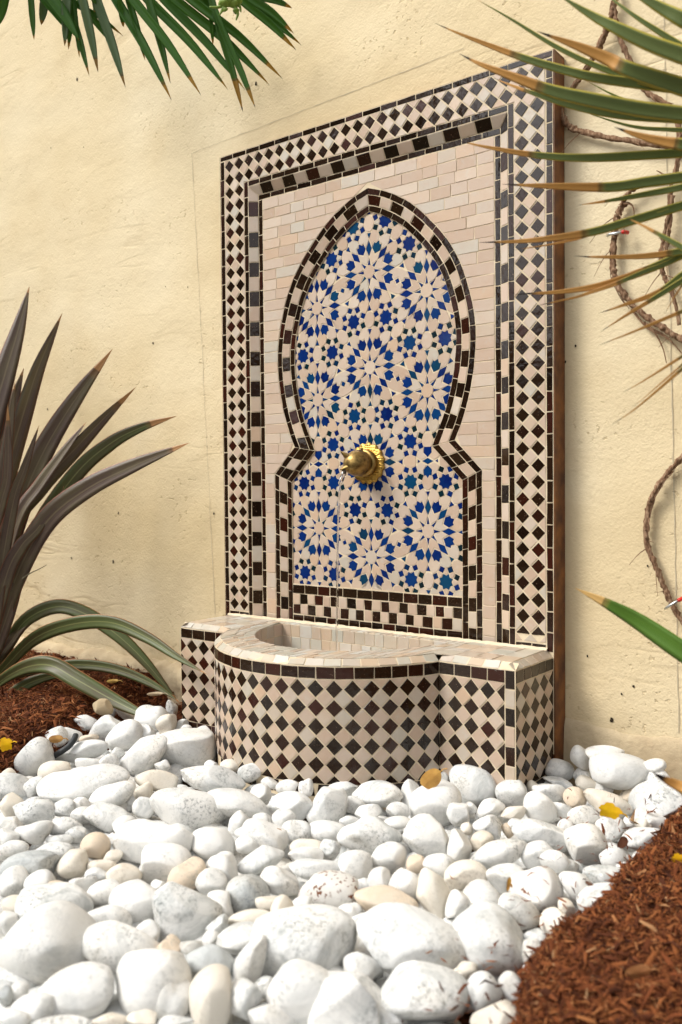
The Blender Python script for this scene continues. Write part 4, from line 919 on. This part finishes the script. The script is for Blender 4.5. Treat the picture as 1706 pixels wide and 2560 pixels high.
# ------------------------------------------------------------------ leaves
def blade(name, px, wpx, mat, parent, dep, fold=.25, roll=0.0, tipfrac=0.0, n=34, thick=.05, base_w=.75, power=1.0, ref=None):
    """strap leaf through image points at given depths; px listed base to tip, wpx = greatest width in px"""
    D = dep if hasattr(dep, '__len__') else [dep]*len(px)
    cp = [atD(u, v, d) for (u, v), d in zip(px, D)]; c = catmull(cp, n); m = n+1
    ls = [0]
    for i in range(n): ls.append(ls[-1]+np.linalg.norm(c[i+1]-c[i]))
    v = []; uv = []
    for i in range(m):
        t = ls[i]/ls[-1]; tg = c[min(i+1, n)]-c[max(i-1, 0)]; tg /= np.linalg.norm(tg); view = c[i]-C; view /= np.linalg.norm(view)
        s = np.cross(tg, view); s /= np.linalg.norm(s)+1e-9; u = np.cross(s, tg); rl = roll[0]+(roll[1]-roll[0])*t if hasattr(roll, '__len__') else roll
        s, u = s*math.cos(rl)+u*math.sin(rl), u*math.cos(rl)-s*math.sin(rl)
        prof = (base_w+(1-base_w)*min(1, t/.35))*(1-max(0, (t-.38)/.62)**(2.3*power))
        hw = wpx/2*depth(c[i])/F*max(prof, .015)/max(.35, math.cos(rl)); fd = fold*hw*(1-.5*t)
        ut = (t/(1-tipfrac) if t < 1-tipfrac else 1+(t-1+tipfrac)/tipfrac) if tipfrac > 0 else t
        th = min(thick, hw*.5)
        for k, (x, y) in enumerate(((-1, 0), (-.5, .55), (0, 1), (.5, .55), (1, 0), (.5, .55), (0, 1), (-.5, .55))):
            o = u*(fd*y+(th if k in (5, 6, 7) else 0)*(1 if k != 6 else 1.3)); v.append(c[i]+s*hw*x+o); uv.append((ut, (x+1)/2))
    f = [(i*8+k, i*8+(k+1) % 8, (i+1)*8+(k+1) % 8, (i+1)*8+k) for i in range(n) for k in range(8)]
    return mk(name, v, f, mat, parent, smooth=True, uv=uv)
def leafmat(name, base, base2, edge, tip, tip2, rough=.38, edgew=.93, streak=.5, tipat=1.0, trans=.08, dark_tip=True, rib=None):
    a = N(name, rough, .3); uvn = a.n('UVMap'); sp = a.n('SeparateXYZ'); a.t.links.new(uvn.outputs[0], sp.inputs[0]); u, vv = sp.outputs[0], sp.outputs[1]
    mp = a.n('Mapping'); mp.inputs['Scale'].default_value = (1.5, 26, 1); a.t.links.new(uvn.outputs[0], mp.inputs[0])
    r = a.n('ObjectInfo').outputs['Random']
    st = a.noise(2.0, a.vmath('ADD', mp.outputs[0], a.math('MULTIPLY', r, 37.0)), 4, .6)
    col = a.mix(a.ramp(st, [(.35, 0.0), (.7, 1.0)]), base, base2); col = a.mix(a.math('MULTIPLY', r, .35), col, tuple(x*.65 for x in base))
    e = a.math('ABSOLUTE', a.math('SUBTRACT', a.math('MULTIPLY', vv, 2.0), 1.0))
    if rib:
        mp2 = a.n('Mapping'); mp2.inputs['Scale'].default_value = (5, 1.5, 1); a.t.links.new(uvn.outputs[0], mp2.inputs[0])
        col = a.mix(a.ramp(a.noise(1.0, a.vmath('ADD', mp2.outputs[0], a.math('MULTIPLY', r, 91.0)), 3, .6), [(.4, 0.0), (.65, .8)]), col, rib[0])
        col = a.mix(a.ramp(e, [(.03, .8), (.09, 0.0)]), col, rib[1])
    if edge: col = a.mix(a.ramp(e, [(edgew, 0.0), (min(edgew+.04, 1), 1.0)]), col, edge)
    if tip:
        wob = a.math('ADD', u, a.math('MULTIPLY', a.math('SUBTRACT', a.noise(9, None, 3), .5), .06))
        tm = a.ramp(a.math('SUBTRACT', wob, tipat-.5), [(.46, 0.0), (.53, 1.0)])
        tc = a.mix(st, tip, tip2)
        col = a.mix(tm, col, tc)
        ring = a.math('SUBTRACT', 1.0, a.ramp(a.math('ABSOLUTE', a.math('SUBTRACT', wob, tipat)), [(.0, 0.0), (.03, 1.0)]))
        col = a.mix(a.math('MULTIPLY', ring, .55), col, (.03, .012, .008))
        if dark_tip: col = a.mix(a.ramp(a.math('SUBTRACT', wob, 1.0), [(.80, 0.0), (.86, 1.0)]), col, (.02, .013, .012))
    a.col(col)
    a.bump(st, .25, .0006); return a.m
M['flax'] = leafmat('bronze_flax_leaf', (.085, .052, .042), (.125, .092, .062), (.26, .09, .05), (.48, .25, .09), (.30, .15, .07), .45, .92, tipat=1.0, dark_tip=False, rib=((.13, .11, .058), (.19, .15, .09)))
M['flaxgreen'] = leafmat('green_flax_leaf', (.070, .090, .030), (.115, .135, .048), (.40, .18, .07), (.48, .25, .09), (.30, .15, .07), .42, .91, tipat=1.0, dark_tip=False, rib=((.08, .062, .03), (.21, .22, .085)))
M['palm'] = leafmat('palm_leaflet', (.035, .115, .012), (.085, .20, .022), None, (.52, .30, .03), (.22, .09, .02), .32, tipat=1.0, dark_tip=True, trans=.12)
M['palmgrey'] = leafmat('palm_leaflet_underside', (.10, .16, .065), (.14, .20, .09), None, (.45, .26, .05), (.10, .05, .03), .45, tipat=1.0, trans=.12)
M['yucca'] = leafmat('yucca_leaf', (.11, .15, .045), (.155, .19, .06), (.44, .36, .05), (.42, .185, .045), (.56, .31, .085), .5, .74, tipat=1.0, trans=.05)
M['greenleaf'] = leafmat('green_strap_leaf', (.06, .135, .016), (.10, .19, .025), (.30, .30, .06), (.66, .43, .16), (.55, .32, .10), .36, .93, tipat=1.0, dark_tip=False)
# -- New Zealand flax on the left
FLAX = empty('flax_plant', -22.5, -6, -40.5, label='bronze New Zealand flax with long sword leaves, standing left of the basin', cat='flax plant')
g = 'flax'
def fl(px, w0, d0=62, d1=None, mat='flax', tip=.0, **k): blade('leaf', px, w0*.84, M[mat], FLAX, np.linspace(d0, d1 or d0, len(px)), tipfrac=tip or .006, power=1.35, **k)
fl([(-60, 1640), (-70, 1300), (-30, 1080), (10, 940), (45, 825), (74, 716)], 78, 76, 81, fold=.3, roll=.25)
fl([(-45, 1650), (-25, 1330), (12, 1200), (48, 1075), (95, 925), (156, 783)], 60, 76, 79, fold=.35, roll=-.2)
fl([(-30, 1650), (0, 1440), (52, 1260), (110, 1125), (190, 995), (282, 872)], 68, 75, 75, tip=.07, fold=.4, roll=.2, base_w=.5)
fl([(-30, 1660), (30, 1330), (95, 1225), (190, 1122), (265, 1042), (340, 968)], 54, 74, 73, tip=.06, fold=.45, roll=-.25, base_w=.5)
fl([(20, 1500), (90, 1330), (190, 1185), (275, 1110), (350, 1070), (442, 1040)], 50, 74, 71, 'flaxgreen', tip=.10, fold=.35, base_w=.4)
fl([(-40, 1700), (0, 1560), (48, 1420), (118, 1300), (215, 1222), (330, 1165), (474, 1107)], 66, 74, 69.5, tip=.035, fold=.4, roll=.25, base_w=.45)
fl([(-20, 1640), (5, 1420), (35, 1250), (62, 1170), (98, 1063)], 36, 72, 72, fold=.3)
fl([(-10, 1500), (40, 1300), (95, 1215), (150, 1140), (217, 1054)], 34, 73, 73, fold=.5, roll=.6, base_w=.5)
fl([(-60, 1650), (-30, 1400), (0, 1250), (18, 1120), (38, 955)], 44, 74, 76, fold=.3)
fl([(-80, 1660), (-60, 1300), (-30, 1180), (10, 1080), (60, 920)], 70, 78, 80, fold=.3, roll=.3)
fl([(-40, 1500), (-15, 1330), (5, 1250), (20, 1180), (20, 1010)], 30, 71, 71, tip=.08, fold=.4)
fl([(-60, 1750), (10, 1460), (50, 1370), (95, 1320), (150, 1240), (160, 1215)], 44, 72, 72, fold=.35)
fl([(-40, 1700), (5, 1640), (60, 1555), (135, 1517), (205, 1530), (285, 1580), (360, 1650), (450, 1760)], 44, 75, 71, 'flaxgreen', fold=.3, roll=.15, base_w=.6)
fl([(-30, 1720), (10, 1672), (85, 1598), (175, 1562), (275, 1556), (365, 1592), (440, 1640), (518, 1686)], 44, 73, 61, 'flaxgreen', fold=.3, roll=-.1, base_w=.55, tip=.02)
fl([(-30, 1730), (20, 1690), (75, 1665), (130, 1664), (195, 1700), (280, 1748), (345, 1780), (396, 1800)], 54, 72, 64.5, 'flaxgreen', fold=.35, roll=.1, base_w=.4, tip=.06)
fl([(40, 1690), (130, 1668), (215, 1662), (300, 1676), (380, 1710), (450, 1755)], 34, 75, 70, 'flaxgreen', fold=.4, base_w=.5)
fl([(-40, 1800), (15, 1748), (65, 1712), (120, 1692), (170, 1690)], 36, 71, 71, 'flaxgreen', fold=.3, base_w=.4)
fl([(-60, 1710), (-20, 1640), (10, 1560), (40, 1470), (62, 1400)], 46, 73, 73, fold=.35, roll=.2)
fl([(-60, 1700), (-20, 1660), (20, 1610), (60, 1560), (120, 1525)], 30, 74, 74, fold=.5, roll=.5)
mk('dry_twig', *tube(catmull([atD(56, 1447, 72), atD(78, 1432, 72), atD(96, 1424, 72), atD(118, 1412, 72.4)], 12), np.linspace(.07, .02, 13), 6), simple('dry_twig_bark', (.12, .10, .06), .8), FLAX)
# -- fan palm fronds at the top left
def frond(nm, label, ox, oy, D, items):
    o = atD(ox, oy, D); E_ = empty(nm, *o, label=label, cat='palm frond', group='palm fronds at the top left')
    for (bx, by, tx, ty, w, mat, tip, sag) in items:
        b = (bx*.5102, by*.5102); t = (tx*.5102, ty*.5102); mx, my = (b[0]+t[0])/2, (b[1]+t[1])/2
        px = [(b[0]-(t[0]-b[0])*.5, b[1]-(t[1]-b[1])*.5-sag*.3), b, (mx+sag*.25, my-sag), (t[0]*.8+mx*.2+sag*.05, t[1]*.8+my*.2-sag*.35), t]
        dd = D+random.uniform(-1.5, 1.0); blade('leaflet', px, w*.52, M[mat], E_, [dd-.6, dd-.3, dd, dd+.3, dd+.5], fold=.75, roll=random.uniform(-.2, .35), tipfrac=tip, n=22, thick=.03, base_w=.9, power=1.25)
    return E_
frond('palm_frond', 'green fan palm frond spreading down over the wall at the top', 200, -150, 65, [
    (560, -20, 842, 492, 46, 'palm', .09, 8), (640, -20, 986, 468, 46, 'palm', .10, 9), (720, -10, 1118, 440, 46, 'palm', .05, 9), (800, -10, 1200, 438, 44, 'palm', .10, 8), (850, -10, 1322, 418, 46, 'palm', .06, 10), (930, -10, 1386, 388, 44, 'palm', .10, 10),
    (635, 10, 712, 298, 34, 'palm', .06, 3), (735, 20, 836, 408, 38, 'palm', .08, 3), (1080, 150, 1192, 550, 36, 'palm', .25, 4), (1120, 210, 1252, 528, 34, 'palm', .18, 3), (590, 40, 606, 132, 24, 'palm', .2, 0), (1035, 90, 1045, 220, 20, 'palm', .15, 0), (990, -20, 1020, 40, 50, 'palm', .01, 0)])
frond('palm_frond', 'bluish-green hanging palm leaflets in the top left corner', 130, -150, 70, [
    (470, -10, 616, 430, 48, 'palmgrey', .08, 5), (405, -10, 482, 356, 44, 'palmgrey', .12, 3), (328, -10, 318, 226, 44, 'palmgrey', .06, 0), (222, -10, 203, 122, 42, 'palmgrey', .12, 0), (152, -10, 168, 196, 30, 'palm', .06, 0), (345, 50, 438, 372, 34, 'palm', .07, 4), (250, -20, 390, 200, 60, 'palm', .01, 4),
    (350, 10, 605, 178, 26, 'palm', .12, 8), (352, 40, 336, 242, 30, 'palm', .1, 0), (372, 90, 390, 282, 22, 'palm', .1, 0), (430, 60, 525, 190, 32, 'palm', .04, 3), (20, -40, -10, 130, 60, 'palm', .01, 0), (200, -20, 330, 150, 34, 'palm', .02, 3), (462, -10, 466, 60, 20, 'palm', .1, 0)])
frond('palm_frond', 'small palm leaflets beside the green buds at the top centre', 540, -60, 62, [(1185, 0, 1452, 246, 40, 'palm', .14, 5), (1190, 5, 1478, 222, 34, 'palm', .08, 6), (1210, -20, 1440, 164, 42, 'palm', .10, 7), (1270, -20, 1432, 40, 36, 'palm', .14, 4)])
BUD = empty('palm_buds', *atD(572, 5, 62), label='small light green buds hanging between the palm leaflets at the top', cat='buds')
gm = simple('bud_green', (.16, .27, .03), .5, .4, 90, .001, .3, (.22, .30, .05), 40)
for (u, v, s) in [(560, 8, .42), (572, 2, .5), (585, 10, .38), (595, 4, .35), (590, 28, .25), (563, 24, .22)]:
    sh, f = stone_shape(3, .5, .08); npmesh('bud', atD(u, v, 62)+sh*s*np.array([1, .8, .7]), f, gm, BUD)
for pts in ([(560, 12), (545, 18), (524, 17)], [(562, 14), (556, 26), (549, 38)], [(588, 18), (595, 34), (591, 50)], [(592, 10), (600, 16), (603, 30)]): mk('stalk', *tube(catmull([atD(u, v, 62) for u, v in pts], 8), np.linspace(.16, .05, 9), 7), gm, BUD, smooth=True)
# -- yucca in the near right foreground
YUC = empty('yucca_plant', *atD(1990, 470, 36), label='yucca with green leaves and long dry tan tips in the right foreground', cat='yucca plant')
r4 = lambda x, y: (1080+x*.3992, y*.3992); r5 = lambda x, y: (1150+x*.3546, 500+y*.3546)
HEAD = (1985, 430)
def yu(f, pts, w, tip, D=(36, 40), **k):
    px = [f(*p) for p in pts][::-1]; last = px[0]; prev = px[1]; sl = np.array(last, float)-np.array(prev, float); sl /= np.linalg.norm(sl)
    e = np.array(last)+sl*90; h = np.array(HEAD); e2 = e*.45+h*.55
    allp = [tuple(h), tuple(e2), tuple(e)]+px; tot = sum(math.dist(a, b) for a, b in zip(allp, allp[1:])); vis = sum(math.dist(a, b) for a, b in zip(px, px[1:]))
    blade('leaf', allp, w*1.0, M['yucca'], YUC, np.linspace(D[0], D[1], len(allp)), tipfrac=max(tip*vis/tot, .01), thick=.10, fold=k.get('fold', .3), roll=k.get('roll', .15), n=44, base_w=.9, power=.9)
s4 = .3992; s5 = .3546
yu(r4, [(270, -10), (500, 122), (760, 282), (1000, 400), (1250, 490), (1568, 580)], 40*s4, .02, (35, 39)); yu(r4, [(660, 196), (900, 285), (1100, 368), (1220, 430), (1568, 545)], 110*s4, .60, (33, 36))
yu(r4, [(20, 145), (170, 210), (400, 300), (590, 368), (800, 430), (1050, 490), (1568, 560)], 62*s4, .36, (35, 40)); yu(r4, [(170, 335), (300, 400), (500, 478), (750, 568), (1000, 625), (1300, 682), (1568, 715)], 96*s4, .42, (33, 38))
yu(r4, [(385, 488), (500, 535), (640, 585), (900, 668), (1200, 722), (1568, 745)], 56*s4, .22, (36, 41)); yu(r4, [(780, -40), (1000, 95), (1150, 172), (1350, 265), (1568, 345)], 112*s4, .02, (32, 35))
yu(r4, [(1050, -70), (1130, -5), (1300, 120), (1568, 290)], 46*s4, .02, (36, 39)); yu(r4, [(1180, -90), (1310, -20), (1450, 58), (1568, 120)], 130*s4, .02, (32, 34)); yu(r4, [(955, 500), (1150, 600), (1300, 650), (1568, 700)], 30*s4, .03, (40, 43)); yu(r4, [(945, 700), (1250, 790), (1500, 812), (1700, 815)], 30*s4, .03, (40, 43))
yu(r4, [(1140, 795), (1300, 850), (1440, 885), (1568, 905)], 84*s4, .95, (33, 35)); yu(r4, [(160, 880), (350, 922), (660, 972), (1000, 988), (1568, 958)], 58*s4, .36, (35, 40)); yu(r4, [(440, 1154), (700, 1164), (1100, 1172), (1350, 1140), (1568, 1110)], 70*s4, .58, (34, 39)); yu(r4, [(915, 1285), (1100, 1258), (1400, 1205), (1568, 1172)], 46*s4, .28, (36, 40))
yu(r5, [(130, 300), (400, 292), (600, 275), (920, 228), (1200, 150), (1568, 40)], 66*s5, .55, (34, 39)); yu(r5, [(360, 355), (600, 320), (800, 280), (920, 245), (1200, 160)], 30*s5, .65, (35, 39)); yu(r5, [(800, 395), (1000, 402), (1300, 396), (1568, 362)], 54*s5, .93, (34, 37)); yu(r5, [(370, 665), (700, 648), (1000, 600), (1300, 500), (1568, 385)], 62*s5, .85, (34, 39))
yu(r5, [(520, 750), (800, 690), (920, 652), (1100, 590), (1300, 505)], 38*s5, .85, (34.5, 39)); yu(r5, [(975, 800), (1150, 742), (1400, 650), (1568, 530)], 60*s5, .78, (34, 37)); yu(r5, [(990, 930), (1200, 795), (1350, 705), (1568, 570)], 50*s5, .62, (34, 37)); yu(r5, [(970, 1028), (1250, 918), (1568, 785)], 36*s5, .98, (33, 36))
yu(r5, [(1140, 1362), (1300, 1272), (1568, 1102)], 34*s5, .98, (33, 36)); yu(r5, [(1060, 1592), (1250, 1462), (1568, 1190)], 34*s5, .98, (32, 35)); yu(r5, [(1200, 1470), (1280, 1410), (1568, 1160)], 22*s5, .98, (33, 35)); yu(r5, [(1170, 122), (1280, 175), (1400, 240), (1568, 335)], 56*s5, .55, (32, 34)); yu(r5, [(1445, 805), (1500, 705), (1568, 600)], 30*s5, .98, (34, 36))
STRAP = empty('strap_leaf', *atD(1800, 1700, 36), label='single green strap leaf with pale dry tip reaching in from the right edge', cat='leaf')
blade('leaf_blade', [(1960, 1790), (1830, 1708), (1706, 1628), (1600, 1556), (1520, 1510), (1438, 1470)], 52, M['greenleaf'], STRAP, [34, 35, 36, 37, 37.5, 38], fold=.3, roll=.2, tipfrac=.13, thick=.08, base_w=.9)
DRY = empty('dry_leaf_tip', *atD(1760, 1975, 30), label='blurred brown dry leaf tip at the right edge above the mulch', cat='leaf')
blade('leaf_blade', [(1850, 2010), (1780, 1990), (1706, 1968), (1650, 1942), (1630, 1928)], 34, M['yucca'], DRY, [28, 29, 30, 30, 30], tipfrac=.97, thick=.05)

# ------------------------------------------------------------------ vine on the wall
def m_vine():
    a = N('vine_bark', .85, .2); c = a.coord()
    mp = a.n('Mapping'); mp.inputs['Scale'].default_value = (90, 90, 14); a.t.links.new(c, mp.inputs[0])
    a.col(a.ramp(a.noise(3, mp.outputs[0], 4, .65), [(.3, (.08, .038, .02)), (.5, (.22, .125, .07)), (.72, (.40, .28, .18))])); a.bump(a.noise(4, mp.outputs[0], 4, .6), .8, .003); return a.m
M['vine'] = m_vine()
VINE = empty('climbing_vine', 31, 1.3, -20, label='leafless woody vine stems with peeling bark running over the wall at right', cat='vine')
def stem(f, pts, r0, r1, nstr=6, off=.35):
    r0, r1 = r0*.42, r1*.42
    c = catmull([onY(*f(*p), 1.5-off-random.uniform(0, .25)) for p in pts], 14*len(pts))
    mk('stem', *tube(c, np.linspace(r0, r1, len(c))*np.array([1+.35*noise.noise((i*.16, r0*9, 2)) for i in range(len(c))]), 9, .8), M['vine'], VINE, smooth=True)
    for k in range(nstr):      # loose strips of bark lying along the stem
        ph = random.uniform(0, 6.28); rr = np.linspace(r0, r1, len(c))*random.uniform(.7, 1.25)
        q = [p_+np.array([math.cos(ph+2.2*noise.noise((i*.06, k*5.1, r0*9))), .5*math.sin(ph), math.sin(ph+2.2*noise.noise((i*.06, k*5.1, 3)))])*rr[i] for i, p_ in enumerate(c)]
        a = random.randint(0, len(q)//2); b = min(len(q), a+random.randint(len(q)//4, len(q)//2)); mk('bark_strand', *tube(q[a:b], np.linspace(r0, r1, b-a)*random.uniform(.16, .34), 5, .5), M['vine'], VINE, smooth=True)
    for k in range(len(c)//22):
        i = random.randrange(len(c)); d = np.array([random.uniform(-1, 1), -.4, random.uniform(-1, .4)]); L = random.uniform(.6, 2.0)
        mk('tendril', *tube(catmull([c[i], c[i]+d*L*.5+np.array([0, 0, -.1]), c[i]+d*L+np.array([0, .1, -.35*L])], 8), np.linspace(.035, .012, 9), 5), M['vine'], VINE)
r6 = lambda x, y: (1350+x*.3824, 1100+y*.3824)
stem(r4, [(1165, -60), (1150, 0), (1128, 90), (1090, 200), (1045, 300), (970, 430), (885, 545), (810, 660), (820, 730), (860, 790), (930, 822), (1100, 862), (1300, 892), (1568, 930), (1700, 950)], .40, .34)
stem(r4, [(1140, 40), (1165, 180), (1210, 320), (1260, 430), (1340, 570), (1470, 655), (1535, 760), (1550, 900), (1535, 1040), (1495, 1180), (1492, 1350), (1478, 1500), (1440, 1700)], .34, .26)
stem(r4, [(1420, 1110), (1330, 1150), (1240, 1200), (1185, 1290), (1160, 1400), (1145, 1500)], .34, .34, 2)
stem(r5, [(1170, 20), (1110, 110), (1090, 240), (1080, 400), (1090, 530), (1150, 660), (1260, 780), (1400, 880), (1568, 985), (1750, 1080)], .36, .36)
stem(r5, [(1500, -30), (1465, 150), (1430, 300), (1415, 450), (1450, 560), (1505, 680), (1550, 880)], .30, .22)
stem(r6, [(1100, -60), (931, 112), (835, 215), (762, 322), (716, 432), (696, 560), (704, 690), (760, 830), (820, 980), (872, 1092), (940, 1195), (1060, 1330)], .36, .30)
for f, pts in ((r5, [(1300, 860), (1370, 930), (1430, 1040), (1458, 1150)]), (r5, [(1340, 900), (1450, 960), (1520, 1030), (1590, 1110)]), (r5, [(1210, 770), (1320, 900), (1420, 950), (1500, 1000)]), (r4, [(1185, 1280), (1235, 1272), (1262, 1300), (1268, 1352)]), (r4, [(1480, 1110), (1440, 1085), (1408, 1068)])):
    mk('tendril', *tube(catmull([onY(*f(*p), 1.2) for p in pts], 16), np.linspace(.07, .025, 17), 5), M['vine'], VINE)
steel = simple('zinc_clip', (.55, .57, .56), .35, .5, metal=1); red = simple('red_plastic', (.55, .02, .01), .35, .5)
for f, (x, y), ang, lab in ((r5, (1098, 235), 0, 'small metal clip with red end on the upper vine stem'), (r6, (868, 1072), .6, 'small metal clip with red end on the lower vine loop')):
    c = onY(*f(x, y), .75); E_ = empty('vine_clip', *c, label=lab, cat='clip', group='clips holding the vine')
    ax = np.array([math.cos(ang), 0, math.sin(ang)]); mk('clip_band', *tube([c-ax*.55+np.array([0, .2, 0]), c-ax*.35, c+ax*.25, c+ax*.4+np.array([0, .25, 0])], .08, 8), steel, E_, smooth=True)
    mk('clip_end', *tube([c+ax*.35, c+ax*.45+np.array([0, .02, 0]), c+ax*.6+np.array([0, .3, 0])], .11, 8), red, E_, smooth=True)

# ------------------------------------------------------------------ fallen leaves and small things
def fallen(label, u, v, w, h, rot, D, col, col2, lobed=False, tilt=.3):
    m = simple('fallen_leaf', col, .55, .35, 160, .0008, .4, col2, 70); n = 40; v_ = [(0, 0, 0)]; 
    for ring, fr in enumerate((.5, 1.0)):
        for i in range(n):
            a = 2*math.pi*i/n; r = 1-.28*abs(math.sin(a/2))**8+(.10*math.sin(5*a)+.06*math.sin(11*a) if lobed else .05*math.sin(3*a)); x, y = r*fr*math.cos(a), r*fr*math.sin(a)
            v_.append((x, y, .22*(x*x)*fr-.16*abs(y)+.05*math.sin(4*x+2*y)))
    f = [(0, 1+i, 1+(i+1) % n) for i in range(n)]+[(1+i, 1+n+i, 1+n+(i+1) % n, 1+(i+1) % n) for i in range(n)]
    c = D if hasattr(D, '__len__') else onZ(u, v, D); d = depth(c); th = math.radians(rot); e1 = RIGHT*math.cos(th)+UP*math.sin(th); e2 = -RIGHT*math.sin(th)+UP*math.cos(th)
    V_ = np.array(v_); P3 = c+np.outer(V_[:, 0]*w/2*d/F, e1)+np.outer(V_[:, 1]*h/2*d/F, e2)-np.outer(V_[:, 2]*w/3*d/F, FWD)
    top = len(P3); allv = np.concatenate([P3, P3+FWD*.02]); f2 = f+[tuple(top+i for i in reversed(q)) for q in f]
    k = empty('fallen_leaf', *c, label=label, cat='leaf', group='fallen leaves')
    mk('leaf_blade', allv, f2, m, k, smooth=True)
    mk('leaf_stalk', *tube([c+e1*w/2*d/F*.9, c+e1*w/2*d/F*1.3, c+e1*w/2*d/F*1.55-e2*.12], .035, 5), m, k)
yel, yel2 = (.85, .52, .004), (.72, .36, .006)
fallen('bright yellow crumpled leaf on a white pebble at the right', 1522, 2027, 64, 38, -12, onZ(1522, 2027, -39.6), yel, yel2, True)
fallen('pale tan round leaf leaning against the front of the basin', 1076, 1950, 66, 46, 40, onZ(1076, 1950, -39.4), (.62, .36, .09), (.45, .22, .05))
fallen('yellow lobed leaf on the bark at the left edge', 12, 1862, 40, 34, 20, onZ(12, 1862, -39.9), yel, yel2, True)
fallen('yellow leaf on the bark at the right edge', 1694, 2148, 36, 26, 10, onZ(1694, 2148, -39.6), yel, yel2, True)
fallen('tan curled leaf on the bark near the dark hose', 138, 1848, 42, 20, 5, onZ(138, 1848, -39.9), (.50, .28, .08), (.30, .14, .04))
fallen('brown curled leaf on the bark heap at lower right', 1592, 2432, 74, 34, 12, onZ(1592, 2432, -39.7), (.26, .10, .035), (.36, .17, .06))
fallen('yellowish leaf scrap in the shade by the wall', 280, 1703, 34, 10, 5, onZ(280, 1703, -39.5), (.60, .40, .10), (.42, .24, .06))
fallen('pale leaf scrap at the foot of the flax', 385, 1735, 46, 10, 4, onZ(385, 1735, -39.7), (.60, .48, .32), (.40, .28, .16))
fallen('small orange leaf bit wedged between pebbles, left of centre', 695, 2078, 20, 14, -15, onZ(695, 2078, -40.6), (.62, .30, .01), (.30, .12, .01))
fallen('tiny yellow-brown leaf standing between pebbles right of centre', 1272, 2210, 12, 36, -10, onZ(1272, 2210, -40.1), (.45, .24, .03), (.20, .08, .02))
fallen('dark brown dry leaf among pebbles near the right heap', 1556, 2106, 26, 34, -35, onZ(1556, 2106, -40.2), (.10, .035, .018), (.16, .06, .03))
fallen('thin brown dry leaf between pebbles at the right', 1476, 2212, 40, 10, -32, onZ(1476, 2212, -40.3), (.12, .06, .035), (.2, .1, .06))
hose = simple('black_hose_rubber', (.025, .028, .03), .55, .4)
hp_ = [(130, 1893, -41.0), (152, 1880, -40.6), (172, 1866, -40.3), (185, 1850, -40.0), (190, 1838, -39.8)]
tag(mk('hose', *tube(catmull([onZ(*p) for p in hp_], 24), .19, 12), hose, smooth=True), 'piece of dark drip hose sticking out by the left pebbles', 'hose')
sh, f = stone_shape(4, .85, .12); c = onZ(258, 1768, -40.0)
tag(npmesh('mortar_lump', c+np.outer(sh[:, 0]*.72, RIGHT)+np.outer(sh[:, 1]*.62, UP)+np.outer(sh[:, 2]*.6, FWD), f, M['footing']), 'pale lump of mortar lying on the bark left of the basin', 'stone')
